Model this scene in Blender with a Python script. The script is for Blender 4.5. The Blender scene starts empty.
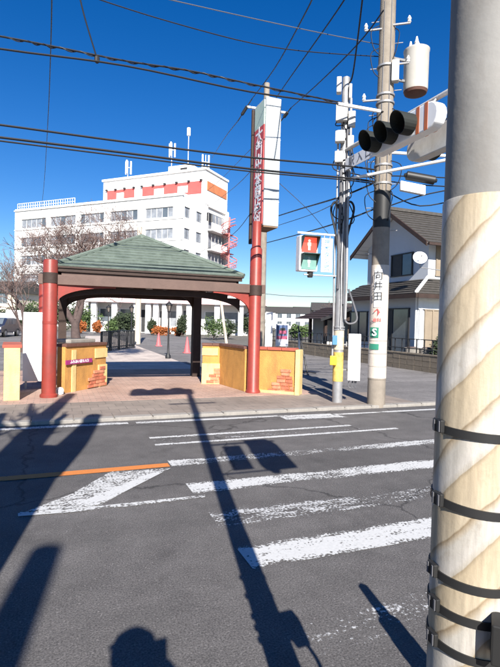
import bpy, bmesh, math, random
from mathutils import Vector as V, Matrix, noise
R = math.radians
random.seed(7)
sc = bpy.context.scene
COL = sc.collection

# ------------------------------------------------------------------ camera
YAW, PITCH, ROLL, FPX, EYE = R(21.6), R(-1.3), R(1.4), 495.0, 1.6
fw = V((math.sin(YAW)*math.cos(PITCH), math.cos(YAW)*math.cos(PITCH), math.sin(PITCH)))
r0 = V((math.cos(YAW), -math.sin(YAW), 0)); u0 = r0.cross(fw)
up = u0*math.cos(ROLL) - r0*math.sin(ROLL); rt = r0*math.cos(ROLL) + u0*math.sin(ROLL)
CAM = V((0, 0, EYE))
cd = bpy.data.cameras.new('camera'); cam = bpy.data.objects.new('camera', cd); COL.objects.link(cam)
m3 = Matrix((rt, up, -fw)).transposed()
cam.matrix_world = Matrix.Translation(CAM) @ m3.to_4x4()
cd.sensor_fit = 'HORIZONTAL'; cd.sensor_width = 36; cd.lens = 36*FPX/500
cd.clip_start = 0.05; cd.clip_end = 3000
sc.camera = cam

# ------------------------------------------------------------------ sky, sun, exposure
SUN_AZ, SUN_EL = R(191.5), R(33.0)
w = bpy.data.worlds.new('World'); sc.world = w; w.use_nodes = True
nt = w.node_tree; bg = nt.nodes['Background']
sky = nt.nodes.new('ShaderNodeTexSky'); sky.sky_type = 'NISHITA'; sky.sun_disc = False
sky.sun_elevation = SUN_EL; sky.sun_rotation = SUN_AZ
sky.air_density = 1.0; sky.dust_density = 0.0; sky.ozone_density = 4.0; sky.altitude = 0
hs = nt.nodes.new('ShaderNodeHueSaturation'); hs.inputs['Saturation'].default_value = 1.36; hs.inputs['Hue'].default_value = 0.512; hs.inputs['Value'].default_value = 1.0
nt.links.new(sky.outputs[0], hs.inputs['Color']); nt.links.new(hs.outputs[0], bg.inputs['Color'])
bg.inputs['Strength'].default_value = 0.062
sl = bpy.data.lights.new('sun', 'SUN'); so = bpy.data.objects.new('sun', sl); COL.objects.link(so)
sl.energy = 5.0; sl.angle = R(0.5); sl.color = (1.0, 0.95, 0.87)
sdir = V((math.sin(SUN_AZ)*math.cos(SUN_EL), math.cos(SUN_AZ)*math.cos(SUN_EL), math.sin(SUN_EL)))
so.rotation_euler = sdir.to_track_quat('Z', 'Y').to_euler(); so.location = (0, -20, 30)
sc.view_settings.view_transform = 'Standard'; sc.view_settings.look = 'None'
sc.view_settings.exposure = 1.1; sc.view_settings.gamma = 1.0; sc.view_settings.use_curve_mapping = False

# ------------------------------------------------------------------ placing helpers (survey from the photograph: pixel + known height or depth)
def ray(x, y): return fw + rt*((x-250)/FPX) - up*((y-333.5)/FPX)
def G(x, y, z=0.0): d = ray(x, y); return CAM + d*((z-EYE)/d.z)
def D(x, y, d): return CAM + ray(x, y)*d
def YP(x, y, Y): d = ray(x, y); return CAM + d*(Y/d.y)
def XP(x, y, X): d = ray(x, y); return CAM + d*(X/d.x)

# ------------------------------------------------------------------ materials
def lin(c):
    return tuple(((v/12.92) if v <= 0.04045 else ((v+0.055)/1.055)**2.4) for v in c)
MATS = {}
def mat(name, col, rough=0.7, var=0.18, scale=3.0, bump=0.0, bscale=40.0, metal=0.0, dirt=None, dscale=1.2, damt=0.5, spec=0.4):
    if name in MATS: return MATS[name]
    m = bpy.data.materials.new(name); m.use_nodes = True
    t = m.node_tree; N = t.nodes; L = t.links; b = N['Principled BSDF']
    b.inputs['Roughness'].default_value = rough; b.inputs['Metallic'].default_value = metal
    b.inputs['Specular IOR Level'].default_value = spec
    tc = N.new('ShaderNodeTexCoord')
    n = N.new('ShaderNodeTexNoise'); n.inputs['Scale'].default_value = scale; n.inputs['Detail'].default_value = 6; n.inputs['Roughness'].default_value = 0.65
    L.new(tc.outputs['Object'], n.inputs['Vector'])
    mx = N.new('ShaderNodeMix'); mx.data_type = 'RGBA'
    mx.inputs['A'].default_value = (*[c*(1-var) for c in col], 1); mx.inputs['B'].default_value = (*[min(1, c*(1+var)) for c in col], 1)
    cr = N.new('ShaderNodeValToRGB'); cr.color_ramp.elements[0].position = 0.3; cr.color_ramp.elements[1].position = 0.7
    L.new(n.outputs['Fac'], cr.inputs[0]); L.new(cr.outputs[0], mx.inputs['Factor'])
    out = mx.outputs['Result']
    if dirt:
        n2 = N.new('ShaderNodeTexNoise'); n2.inputs['Scale'].default_value = dscale; n2.inputs['Detail'].default_value = 9; n2.inputs['Roughness'].default_value = 0.7
        mp = N.new('ShaderNodeMapping'); mp.inputs['Scale'].default_value = (1, 1, 0.35); mp.inputs['Location'].default_value = (3.1, 7.7, 1.3)
        L.new(tc.outputs['Object'], mp.inputs[0]); L.new(mp.outputs[0], n2.inputs['Vector'])
        c2 = N.new('ShaderNodeValToRGB'); c2.color_ramp.elements[0].position = 0.48; c2.color_ramp.elements[1].position = 0.72
        c2.color_ramp.elements[1].color = (damt, damt, damt, 1)
        L.new(n2.outputs['Fac'], c2.inputs[0])
        m2 = N.new('ShaderNodeMix'); m2.data_type = 'RGBA'; m2.inputs['B'].default_value = (*dirt, 1)
        L.new(c2.outputs[0], m2.inputs['Factor']); L.new(out, m2.inputs['A']); out = m2.outputs['Result']
    L.new(out, b.inputs['Base Color'])
    if bump:
        n3 = N.new('ShaderNodeTexNoise'); n3.inputs['Scale'].default_value = bscale; n3.inputs['Detail'].default_value = 4
        L.new(tc.outputs['Object'], n3.inputs['Vector'])
        bp = N.new('ShaderNodeBump'); bp.inputs['Strength'].default_value = bump; bp.inputs['Distance'].default_value = 0.02
        L.new(n3.outputs['Fac'], bp.inputs['Height']); L.new(bp.outputs[0], b.inputs['Normal'])
    MATS[name] = m
    return m

def mat_asphalt(name, base, fine=1.0):
    m = bpy.data.materials.new(name); m.use_nodes = True
    t = m.node_tree; N = t.nodes; L = t.links; b = N['Principled BSDF']; b.inputs['Roughness'].default_value = 0.85
    tc = N.new('ShaderNodeTexCoord')
    def nz(s, d, r=0.6):
        n = N.new('ShaderNodeTexNoise'); n.inputs['Scale'].default_value = s; n.inputs['Detail'].default_value = d; n.inputs['Roughness'].default_value = r
        L.new(tc.outputs['Object'], n.inputs['Vector']); return n
    big = nz(0.35, 5); mid = nz(4, 6, 0.7); fin = nz(95, 3, 0.7); peb = N.new('ShaderNodeTexVoronoi'); peb.inputs['Scale'].default_value = 120
    L.new(tc.outputs['Object'], peb.inputs['Vector'])
    def rng(sock, a, bb, lo, hi):
        r = N.new('ShaderNodeMapRange'); r.inputs['From Min'].default_value = a; r.inputs['From Max'].default_value = bb; r.inputs['To Min'].default_value = lo; r.inputs['To Max'].default_value = hi
        L.new(sock, r.inputs['Value']); return r.outputs['Result']
    def mul(a, c):
        q = N.new('ShaderNodeMath'); q.operation = 'MULTIPLY'; L.new(a, q.inputs[0]); L.new(c, q.inputs[1]); return q.outputs[0]
    v = mul(mul(rng(big.outputs['Fac'], .3, .7, .8, 1.2), rng(mid.outputs['Fac'], .3, .7, .82, 1.18)), rng(fin.outputs['Fac'], .3, .72, .35, 1.8))
    tm = N.new('ShaderNodeMapping'); tm.inputs['Scale'].default_value = (0.03, 1.0, 1); L.new(tc.outputs['Object'], tm.inputs[0])
    tn = N.new('ShaderNodeTexNoise'); tn.inputs['Scale'].default_value = 1.1; tn.inputs['Detail'].default_value = 5; L.new(tm.outputs[0], tn.inputs['Vector'])
    v = mul(v, rng(tn.outputs['Fac'], .35, .65, .84, 1.16))
    st_ = nz(1.1, 8, 0.75); v = mul(v, rng(st_.outputs['Fac'], .32, .46, .72, 1.0))
    # pale exposed pebbles
    c = N.new('ShaderNodeValToRGB'); c.color_ramp.elements[0].position = 0.62; c.color_ramp.elements[1].position = 0.72
    n4 = nz(60, 2, 0.5); L.new(n4.outputs['Fac'], c.inputs[0])
    ad = N.new('ShaderNodeMath'); ad.operation = 'MULTIPLY_ADD'; ad.inputs[1].default_value = 0.9; L.new(c.outputs[0], ad.inputs[0]); L.new(v, ad.inputs[2])
    # hairline cracks
    cr = N.new('ShaderNodeTexVoronoi'); cr.feature = 'DISTANCE_TO_EDGE'; cr.inputs['Scale'].default_value = 0.55
    wn = nz(2.2, 5); ma = N.new('ShaderNodeMix'); ma.data_type = 'VECTOR'; ma.inputs['Factor'].default_value = 0.35
    L.new(tc.outputs['Object'], ma.inputs['A']); L.new(wn.outputs['Color'], ma.inputs['B']); L.new(ma.outputs['Result'], cr.inputs['Vector'])
    crk = mul(rng(cr.outputs['Distance'], 0.0, 0.009, 0.35, 1.0), ad.outputs[0])
    mc = N.new('ShaderNodeMix'); mc.data_type = 'RGBA'; mc.blend_type = 'MULTIPLY'; mc.inputs['Factor'].default_value = 1; mc.inputs['A'].default_value = (*base, 1)
    cmb = N.new('ShaderNodeCombineColor'); [L.new(crk, cmb.inputs[i]) for i in range(3)]
    L.new(cmb.outputs[0], mc.inputs['B']); L.new(mc.outputs['Result'], b.inputs['Base Color'])
    bp = N.new('ShaderNodeBump'); bp.inputs['Strength'].default_value = 0.6; bp.inputs['Distance'].default_value = 0.006
    L.new(fin.outputs['Fac'], bp.inputs['Height']); L.new(bp.outputs[0], b.inputs['Normal'])
    return m

def mat_paint(name, col, wear, scale=7.0):
    """road paint: worn through in patches (the asphalt below shows)"""
    m = bpy.data.materials.new(name); m.use_nodes = True
    t = m.node_tree; N = t.nodes; L = t.links; b = N['Principled BSDF']; b.inputs['Roughness'].default_value = 0.75
    tc = N.new('ShaderNodeTexCoord')
    n1 = N.new('ShaderNodeTexNoise'); n1.inputs['Scale'].default_value = scale; n1.inputs['Detail'].default_value = 8; n1.inputs['Roughness'].default_value = 0.75
    n2 = N.new('ShaderNodeTexNoise'); n2.inputs['Scale'].default_value = 0.9; n2.inputs['Detail'].default_value = 3
    n3 = N.new('ShaderNodeTexNoise'); n3.inputs['Scale'].default_value = 45; n3.inputs['Detail'].default_value = 3
    mp = N.new('ShaderNodeMapping'); mp.inputs['Scale'].default_value = (0.55, 1.6, 1)
    L.new(tc.outputs['Object'], mp.inputs[0])
    for n in (n1, n2): L.new(mp.outputs[0], n.inputs['Vector'])
    L.new(tc.outputs['Object'], n3.inputs['Vector'])
    a = N.new('ShaderNodeMath'); a.operation = 'MULTIPLY_ADD'; a.inputs[1].default_value = 0.55
    L.new(n1.outputs['Fac'], a.inputs[0])
    b2 = N.new('ShaderNodeMath'); b2.operation = 'MULTIPLY_ADD'; b2.inputs[1].default_value = 0.45; b2.inputs[2].default_value = 0
    L.new(n2.outputs['Fac'], b2.inputs[0])
    c3 = N.new('ShaderNodeMath'); c3.operation = 'MULTIPLY_ADD'; c3.inputs[1].default_value = 0.45
    L.new(n3.outputs['Fac'], c3.inputs[0]); L.new(b2.outputs[0], c3.inputs[2]); L.new(c3.outputs[0], a.inputs[2])
    sg_ = N.new('ShaderNodeSeparateXYZ'); L.new(tc.outputs['Generated'], sg_.inputs[0])
    e1 = N.new('ShaderNodeMath'); e1.operation = 'PINGPONG'; e1.inputs[1].default_value = 0.5; L.new(sg_.outputs[1], e1.inputs[0])
    e2 = N.new('ShaderNodeMapRange'); e2.inputs['From Max'].default_value = 0.22; e2.inputs['To Min'].default_value = -0.11; e2.inputs['To Max'].default_value = 0.02; L.new(e1.outputs[0], e2.inputs['Value'])
    e3 = N.new('ShaderNodeMath'); L.new(a.outputs[0], e3.inputs[0]); L.new(e2.outputs[0], e3.inputs[1]); a = e3
    r = N.new('ShaderNodeMapRange'); r.inputs['From Min'].default_value = wear-0.035; r.inputs['From Max'].default_value = wear+0.035
    L.new(a.outputs[0], r.inputs['Value'])
    tr = N.new('ShaderNodeBsdfTransparent'); ms = N.new('ShaderNodeMixShader')
    L.new(r.outputs['Result'], ms.inputs[0]); L.new(tr.outputs[0], ms.inputs[1]); L.new(b.outputs[0], ms.inputs[2])
    L.new(ms.outputs[0], N['Material Output'].inputs['Surface'])
    cr = N.new('ShaderNodeMix'); cr.data_type = 'RGBA'; cr.inputs['A'].default_value = (*[c*0.72 for c in col], 1); cr.inputs['B'].default_value = (*col, 1)
    L.new(n3.outputs['Fac'], cr.inputs['Factor']); L.new(cr.outputs['Result'], b.inputs['Base Color'])
    return m

def mat_paving(name, c1, c2, mortar, bw, rh, rot=0.0):
    m = bpy.data.materials.new(name); m.use_nodes = True
    t = m.node_tree; N = t.nodes; L = t.links; b = N['Principled BSDF']; b.inputs['Roughness'].default_value = 0.85
    tc = N.new('ShaderNodeTexCoord'); mp = N.new('ShaderNodeMapping'); mp.inputs['Rotation'].default_value = (0, 0, rot)
    br = N.new('ShaderNodeTexBrick'); br.inputs['Scale'].default_value = 1; br.inputs['Brick Width'].default_value = bw; br.inputs['Row Height'].default_value = rh
    br.inputs['Mortar Size'].default_value = 0.006; br.inputs['Color1'].default_value = (*c1, 1); br.inputs['Color2'].default_value = (*c2, 1); br.inputs['Mortar'].default_value = (*mortar, 1)
    L.new(tc.outputs['Object'], mp.inputs[0]); L.new(mp.outputs[0], br.inputs['Vector'])
    n = N.new('ShaderNodeTexNoise'); n.inputs['Scale'].default_value = 1.3; n.inputs['Detail'].default_value = 8; n.inputs['Roughness'].default_value = 0.7
    L.new(tc.outputs['Object'], n.inputs['Vector'])
    r = N.new('ShaderNodeMapRange'); r.inputs['From Min'].default_value = 0.3; r.inputs['From Max'].default_value = 0.7; r.inputs['To Min'].default_value = 0.65; r.inputs['To Max'].default_value = 1.15
    L.new(n.outputs['Fac'], r.inputs['Value'])
    cmb = N.new('ShaderNodeCombineColor'); [L.new(r.outputs[0], cmb.inputs[i]) for i in range(3)]
    mc = N.new('ShaderNodeMix'); mc.data_type = 'RGBA'; mc.blend_type = 'MULTIPLY'; mc.inputs['Factor'].default_value = 1
    L.new(br.outputs['Color'], mc.inputs['A']); L.new(cmb.outputs[0], mc.inputs['B']); L.new(mc.outputs['Result'], b.inputs['Base Color'])
    bp = N.new('ShaderNodeBump'); bp.inputs['Strength'].default_value = 0.4; bp.inputs['Distance'].default_value = 0.01; bp.invert = True
    L.new(br.outputs['Fac'], bp.inputs['Height']); L.new(bp.outputs[0], b.inputs['Normal'])
    return m

def mat_wrap():
    """printed anti-poster sheet: helical cream and white bands with brown dirty seams"""
    m = bpy.data.materials.new('pole wrap sheet'); m.use_nodes = True
    t = m.node_tree; N = t.nodes; L = t.links; b = N['Principled BSDF']; b.inputs['Roughness'].default_value = 0.55
    tc = N.new('ShaderNodeTexCoord'); sx = N.new('ShaderNodeSeparateXYZ'); L.new(tc.outputs['Object'], sx.inputs[0])
    def M(op, a, bb=None, c=None):
        q = N.new('ShaderNodeMath'); q.operation = op
        for i, s in enumerate((a, bb, c)):
            if s is None: continue
            if isinstance(s, (int, float)): q.inputs[i].default_value = s
            else: L.new(s, q.inputs[i])
        return q.outputs[0]
    ang = M('ARCTAN2', sx.outputs[1], sx.outputs[0])
    nz = N.new('ShaderNodeTexNoise'); nz.inputs['Scale'].default_value = 9; nz.inputs['Detail'].default_value = 6; L.new(tc.outputs['Object'], nz.inputs['Vector'])
    tt = M('MULTIPLY_ADD', sx.outputs[2], 1/0.175, M('MULTIPLY', ang, -3/(2*math.pi)))
    tt = M('ADD', tt, M('MULTIPLY', nz.outputs['Fac'], 0.30))
    fr = M('FRACT', tt)
    cr = N.new('ShaderNodeValToRGB'); e = cr.color_ramp.elements
    cream, cream2, white, brown = (.40, .325, .22, 1), (.43, .36, .26, 1), (.46, .43, .39, 1), (.24, .18, .11, 1)
    e[0].position = 0.0; e[0].color = brown; e[1].position = 0.025; e[1].color = cream2
    for p, c in ((0.48, cream), (0.535, (.29, .23, .15, 1)), (0.55, (.40,.36,.30,1)), (0.64, white), (0.88, (.43, .40, .35, 1)), (0.95, (.37, .31, .23, 1)), (1.0, brown)):
        x = e.new(p); x.color = c
    L.new(fr, cr.inputs[0])
    n2 = N.new('ShaderNodeTexNoise'); n2.inputs['Scale'].default_value = 22; n2.inputs['Detail'].default_value = 8; n2.inputs['Roughness'].default_value = 0.75
    L.new(tc.outputs['Object'], n2.inputs['Vector'])
    c2 = N.new('ShaderNodeValToRGB'); c2.color_ramp.elements[0].position = 0.55; c2.color_ramp.elements[1].position = 0.75
    L.new(n2.outputs['Fac'], c2.inputs[0])
    mx = N.new('ShaderNodeMix'); mx.data_type = 'RGBA'; mx.inputs['B'].default_value = (.27, .21, .14, 1)
    f2 = M('MULTIPLY', c2.outputs[0], 0.55); L.new(f2, mx.inputs['Factor']); L.new(cr.outputs[0], mx.inputs['A'])
    # vertical rain streaks and scuffs
    mpp = N.new('ShaderNodeMapping'); mpp.inputs['Scale'].default_value = (1, 1, 0.12); L.new(tc.outputs['Object'], mpp.inputs[0])
    n5 = N.new('ShaderNodeTexNoise'); n5.inputs['Scale'].default_value = 60; n5.inputs['Detail'].default_value = 7; n5.inputs['Roughness'].default_value = 0.7; L.new(mpp.outputs[0], n5.inputs['Vector'])
    c5 = N.new('ShaderNodeMapRange'); c5.inputs['From Min'].default_value = .35; c5.inputs['From Max'].default_value = .65; c5.inputs['To Min'].default_value = .72; c5.inputs['To Max'].default_value = 1.08; L.new(n5.outputs['Fac'], c5.inputs['Value'])
    cc = N.new('ShaderNodeCombineColor'); [L.new(c5.outputs[0], cc.inputs[i]) for i in range(3)]
    m5 = N.new('ShaderNodeMix'); m5.data_type = 'RGBA'; m5.blend_type = 'MULTIPLY'; m5.inputs['Factor'].default_value = 1
    L.new(mx.outputs['Result'], m5.inputs['A']); L.new(cc.outputs[0], m5.inputs['B']); mx = m5
    L.new(mx.outputs['Result'], b.inputs['Base Color'])
    bp = N.new('ShaderNodeBump'); bp.inputs['Strength'].default_value = 0.3; bp.inputs['Distance'].default_value = 0.004
    L.new(n2.outputs['Fac'], bp.inputs['Height']); L.new(bp.outputs[0], b.inputs['Normal'])
    return m

def mat_emit(name, col, s, base=None):
    m = bpy.data.materials.new(name); m.use_nodes = True; b = m.node_tree.nodes['Principled BSDF']
    b.inputs['Base Color'].default_value = (*(base or col), 1); b.inputs['Emission Color'].default_value = (*col, 1); b.inputs['Emission Strength'].default_value = s
    b.inputs['Roughness'].default_value = 0.3
    return m

M_asph = mat_asphalt('road asphalt', (0.088, 0.082, 0.079))
M_asph2 = mat_asphalt('side street asphalt', (0.15, 0.14, 0.135))
M_ground = mat('bare ground', (0.13, 0.12, 0.10), 0.95, 0.25, 0.6, 0.4, 12)
M_white = mat_paint('white road paint', (0.56, 0.56, 0.55), 0.665)
M_white_half = mat_paint('worn white road paint', (0.54, 0.54, 0.53), 0.722)
M_white_old = mat_paint('old white road paint', (0.50, 0.50, 0.50), 0.805, 9)
M_orange = mat_paint('orange road paint', (0.60, 0.20, 0.045), 0.56)
M_side = mat_paving('sidewalk concrete pavers', (0.23, 0.19, 0.16), (0.265, 0.22, 0.185), (0.15, 0.128, 0.11), 0.30, 0.30)
M_brickpave = mat_paving('pink brick paving', (0.40, 0.255, 0.20), (0.46, 0.31, 0.245), (0.24, 0.19, 0.16), 0.22, 0.11, R(0))
M_pale = mat_paving('pale plaza paving', (0.50, 0.42, 0.37), (0.56, 0.48, 0.42), (0.36, 0.31, 0.27), 0.6, 0.6)
M_kerb = mat('kerb concrete', (0.27, 0.25, 0.225), 0.9, 0.2, 5, 0.3, 60, dirt=(0.14, 0.125, 0.11), dscale=3)
M_conc = mat('pole concrete', (0.25, 0.215, 0.175), 0.9, 0.16, 4, 0.25, 70, dirt=(0.14, 0.11, 0.085), dscale=3, damt=.8)
M_steel = mat('galvanised steel', (0.33, 0.33, 0.335), 0.5, 0.15, 6, 0.08, 50, metal=0.45, dirt=(0.24, 0.20, 0.17), dscale=5)
M_greypaint = mat('grey painted steel', (0.47, 0.46, 0.44), 0.5, 0.1, 6, 0.05, 50, dirt=(0.33, 0.28, 0.22), dscale=4)
M_red = mat('red painted post', (0.245, 0.036, 0.026), 0.45, 0.14, 5, 0.05, 40, dirt=(0.15, 0.045, 0.034), dscale=4, damt=.8)
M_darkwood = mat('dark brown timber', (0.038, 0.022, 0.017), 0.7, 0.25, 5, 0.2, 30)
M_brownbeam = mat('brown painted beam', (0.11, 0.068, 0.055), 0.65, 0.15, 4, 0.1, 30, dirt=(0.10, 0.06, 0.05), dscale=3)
M_black = mat('black rubber', (0.018, 0.018, 0.018), 0.5, 0.1)
M_blackmetal = mat('black iron', (0.02, 0.02, 0.022), 0.5, 0.2)
M_cable = mat('cable sheath', (0.012, 0.012, 0.014), 0.6, 0.1)
M_greycable = mat('grey cable sheath', (0.10, 0.10, 0.11), 0.6, 0.1)
M_greentile = mat('green roof shingle', (0.125, 0.155, 0.13), 0.9, 0.22, 6, 0.4, 30, dirt=(0.075, 0.10, 0.082), dscale=3.5, damt=.8)
M_ochre = mat('ochre stucco', (0.50, 0.255, 0.07), 0.9, 0.16, 3, 0.5, 60, dirt=(0.28, 0.14, 0.05), dscale=3.5, damt=.8)
M_yellow = mat('yellow stucco', (0.66, 0.50, 0.22), 0.9, 0.12, 4, 0.5, 60, dirt=(0.42, 0.29, 0.12), dscale=4, damt=.8)
M_brick = mat('faux brick', (0.44, 0.135, 0.075), 0.9, 0.3, 9, 0.4, 50)
M_brick2 = mat('faux brick pale', (0.52, 0.21, 0.12), 0.9, 0.3, 9, 0.4, 50)
M_cap = mat('brown wall coping', (0.12, 0.055, 0.04), 0.7, 0.2, 4)
M_capred = mat('red wall coping', (0.34, 0.085, 0.055), 0.8, 0.2, 4)
M_whitepaint = mat('white enamel', (0.80, 0.80, 0.80), 0.4, 0.03, 2, dirt=(0.62, 0.60, 0.57), dscale=3)
M_whitewall = mat('white rendered wall', (0.80, 0.79, 0.77), 0.85, 0.04, 0.5, 0.1, 5, dirt=(0.62, 0.60, 0.57), dscale=0.4, damt=0.4)
M_trim = mat('off white trim', (0.70, 0.69, 0.67), 0.8, 0.05, 0.6)
M_glass = mat('window glass', (0.10, 0.12, 0.14), 0.12, 0.25, 0.7, spec=0.8)
M_curtain = mat('curtained window', (0.24, 0.255, 0.28), 0.3, 0.35, 1.1, spec=0.6)
M_dark = mat('dark recess', (0.03, 0.03, 0.032), 0.6, 0.2)
M_redpanel = mat('red facade panel', (0.50, 0.10, 0.09), 0.6, 0.1, 1)
M_orangepanel = mat('orange facade panel', (0.55, 0.19, 0.08), 0.6, 0.15, 1)
M_pinkred = mat('faded red stair steel', (0.52, 0.16, 0.15), 0.6, 0.15, 2)
M_pink = mat('pink canopy', (0.72, 0.52, 0.52), 0.6, 0.08, 0.7)
M_bark = mat('cherry bark', (0.085, 0.06, 0.055), 0.9, 0.3, 6, 0.5, 25)
M_twig = mat('budding twigs', (0.13, 0.088, 0.078), 0.9, 0.3, 3)
M_leafdark = mat('dark leaves', (0.035, 0.05, 0.022), 0.7, 0.4, 5)
M_leaforange = mat('orange leaves', (0.32, 0.10, 0.028), 0.7, 0.35, 6)
M_leafgreen = mat('green leaves', (0.07, 0.11, 0.035), 0.7, 0.4, 5)
M_conered = mat('red cone plastic', (0.70, 0.13, 0.14), 0.5, 0.06)
M_housewall = mat('pale grey house siding', (0.52, 0.54, 0.57), 0.85, 0.05, 0.8, 0.15, 30)
M_tile = mat('dark brown roof tile', (0.062, 0.056, 0.05), 0.7, 0.3, 6, 0.4, 20)
M_brownshutter = mat('brown shutter', (0.25, 0.20, 0.145), 0.7, 0.12, 3)
M_block = mat('weathered concrete block', (0.20, 0.165, 0.125), 0.95, 0.25, 4, 0.4, 40, dirt=(0.10, 0.08, 0.06), dscale=3)
M_cream = mat('cream wall', (0.62, 0.55, 0.44), 0.85, 0.08, 1)
M_beige = mat('beige pole', (0.52, 0.45, 0.36), 0.85, 0.1, 3)
M_navy = mat('navy car paint', (0.018, 0.024, 0.05), 0.25, 0.1, spec=0.7)
M_tyre = mat('tyre', (0.02, 0.02, 0.02), 0.8, 0.1)
M_signred = mat('red sign face', (0.50, 0.07, 0.06), 0.45, 0.08, 2)
M_signgreen = mat('green sign face', (0.03, 0.20, 0.13), 0.45, 0.08, 2)
M_magenta = mat('magenta name plate', (0.30, 0.03, 0.15), 0.45, 0.1, 2)
M_blue = mat('blue paint', (0.08, 0.22, 0.42), 0.5, 0.1)
M_yellowplastic = mat('yellow plastic', (0.75, 0.48, 0.03), 0.5, 0.1)
M_orangeband = mat('orange reflective band', (0.48, 0.14, 0.06), 0.5, 0.1)
M_wrap = mat_wrap()
M_skin = mat('skin', (0.50, 0.32, 0.24), 0.6, 0.05)
M_coat = mat('dark coat', (0.035, 0.035, 0.045), 0.9, 0.15)
M_capcloth = mat('cap cloth', (0.03, 0.03, 0.03), 0.9, 0.1)

# ------------------------------------------------------------------ mesh builder
class MB:
    def __init__(s): s.v = []; s.f = []
    def add(s, vs, fs):
        o = len(s.v); s.v += [V(q) for q in vs]; s.f += [tuple(o+i for i in f) for f in fs]; return s
    def hexa(s, b):   # 8 points: bottom 4 ccw, top 4 ccw
        return s.add(b, [(3,2,1,0),(4,5,6,7),(0,1,5,4),(1,2,6,5),(2,3,7,6),(3,0,4,7)])
    def box(s, x0, x1, y0, y1, z0, z1):
        return s.hexa([(x0,y0,z0),(x1,y0,z0),(x1,y1,z0),(x0,y1,z0),(x0,y0,z1),(x1,y0,z1),(x1,y1,z1),(x0,y1,z1)])
    def obox(s, o, eu, ev, a0, a1, b0, b1, z0, z1):
        o, eu, ev = V(o), V(eu), V(ev); P = lambda a, b, z: o + eu*a + ev*b + V((0,0,z))
        if eu.cross(ev).z < 0: a0, a1 = a1, a0
        return s.hexa([P(a0,b0,z0),P(a1,b0,z0),P(a1,b1,z0),P(a0,b1,z0),P(a0,b0,z1),P(a1,b0,z1),P(a1,b1,z1),P(a0,b1,z1)])
    def tube(s, pts, rad, n=8, cap=True):
        pts = [V(p) for p in pts]; rs = rad if isinstance(rad, (list, tuple)) else [rad]*len(pts)
        o = len(s.v); prev = None
        for i, p in enumerate(pts):
            d = (pts[min(i+1, len(pts)-1)] - pts[max(i-1, 0)]).normalized()
            if prev is None:
                a = d.orthogonal().normalized()
            else:
                a = (prev - d*prev.dot(d)); a = a.normalized() if a.length > 1e-6 else d.orthogonal().normalized()
            prev = a; b = d.cross(a)
            for k in range(n):
                t = 2*math.pi*k/n; s.v.append(p + (a*math.cos(t) + b*math.sin(t))*rs[i])
        for i in range(len(pts)-1):
            for k in range(n):
                k2 = (k+1) % n; s.f.append((o+i*n+k, o+i*n+k2, o+(i+1)*n+k2, o+(i+1)*n+k))
        if cap:
            s.f.append(tuple(o+k for k in reversed(range(n)))); s.f.append(tuple(o+(len(pts)-1)*n+k for k in range(n)))
        return s
    def cyl(s, c, r, z0, z1, n=24, r1=None):
        return s.tube([(c[0],c[1],z0),(c[0],c[1],z1)], [r, r if r1 is None else r1], n)
    def lathe(s, c, prof, n=24, axis=None):
        """profile [(radius, height)] about a vertical axis, or about `axis` through c"""
        c = V(c); ax = V(axis or (0,0,1)).normalized(); a = ax.orthogonal().normalized(); b = ax.cross(a); o = len(s.v)
        for r, h in prof:
            for k in range(n):
                t = 2*math.pi*k/n; s.v.append(c + ax*h + (a*math.cos(t)+b*math.sin(t))*max(r, 1e-4))
        for i in range(len(prof)-1):
            for k in range(n):
                k2 = (k+1) % n; s.f.append((o+i*n+k, o+i*n+k2, o+(i+1)*n+k2, o+(i+1)*n+k))
        s.f.append(tuple(o+k for k in reversed(range(n)))); s.f.append(tuple(o+(len(prof)-1)*n+k for k in range(n)))
        return s
    def prism(s, poly, ext):
        """poly: list of 3d points (planar), extruded by vector ext"""
        poly = [V(p) for p in poly]; n = len(poly); e = V(ext); o = len(s.v)
        s.v += poly + [p+e for p in poly]
        s.f.append(tuple(o+i for i in reversed(range(n)))); s.f.append(tuple(o+n+i for i in range(n)))
        for i in range(n):
            j = (i+1) % n; s.f.append((o+i, o+j, o+n+j, o+n+i))
        return s
    def build(s, name, m, parent=None, smooth=False, bevel=0.0):
        off = V(parent_loc(parent)) if parent else V((0,0,0))
        me = bpy.data.meshes.new(name); me.from_pydata([tuple(p-off) for p in s.v], [], s.f)
        bm = bmesh.new(); bm.from_mesh(me); bmesh.ops.recalc_face_normals(bm, faces=bm.faces)
        if bevel: bmesh.ops.bevel(bm, geom=list(bm.edges), offset=bevel, segments=2, affect='EDGES', profile=0.6)
        bm.to_mesh(me); bm.free()
        me.materials.append(m)
        o = bpy.data.objects.new(name, me); COL.objects.link(o)
        if parent: o.parent = parent
        if smooth:
            for p in me.polygons: p.use_smooth = True
            try: me.set_sharp_from_angle(angle=R(40))
            except Exception: pass
        return o
def parent_loc(o):
    l = V((0,0,0))
    while o: l = l + V(o.location); o = o.parent
    return l
def tag(o, label, cat, group=None, kind=None):
    if label: o['label'] = label
    if cat: o['category'] = cat
    if group: o['group'] = group
    if kind: o['kind'] = kind
    return o
def thing(name, label, cat, loc, group=None):
    o = bpy.data.objects.new(name, None); COL.objects.link(o); o.location = loc; o.empty_display_size = 0.2
    return tag(o, label, cat, group)
def struct(o): o['kind'] = 'structure'; return o
def dup(o, loc=None, parent=None):
    c = o.copy(); COL.objects.link(c); c.parent = parent
    if loc is not None: c.location = loc
    for ch in o.children: dup(ch, None, c)
    return c
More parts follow.
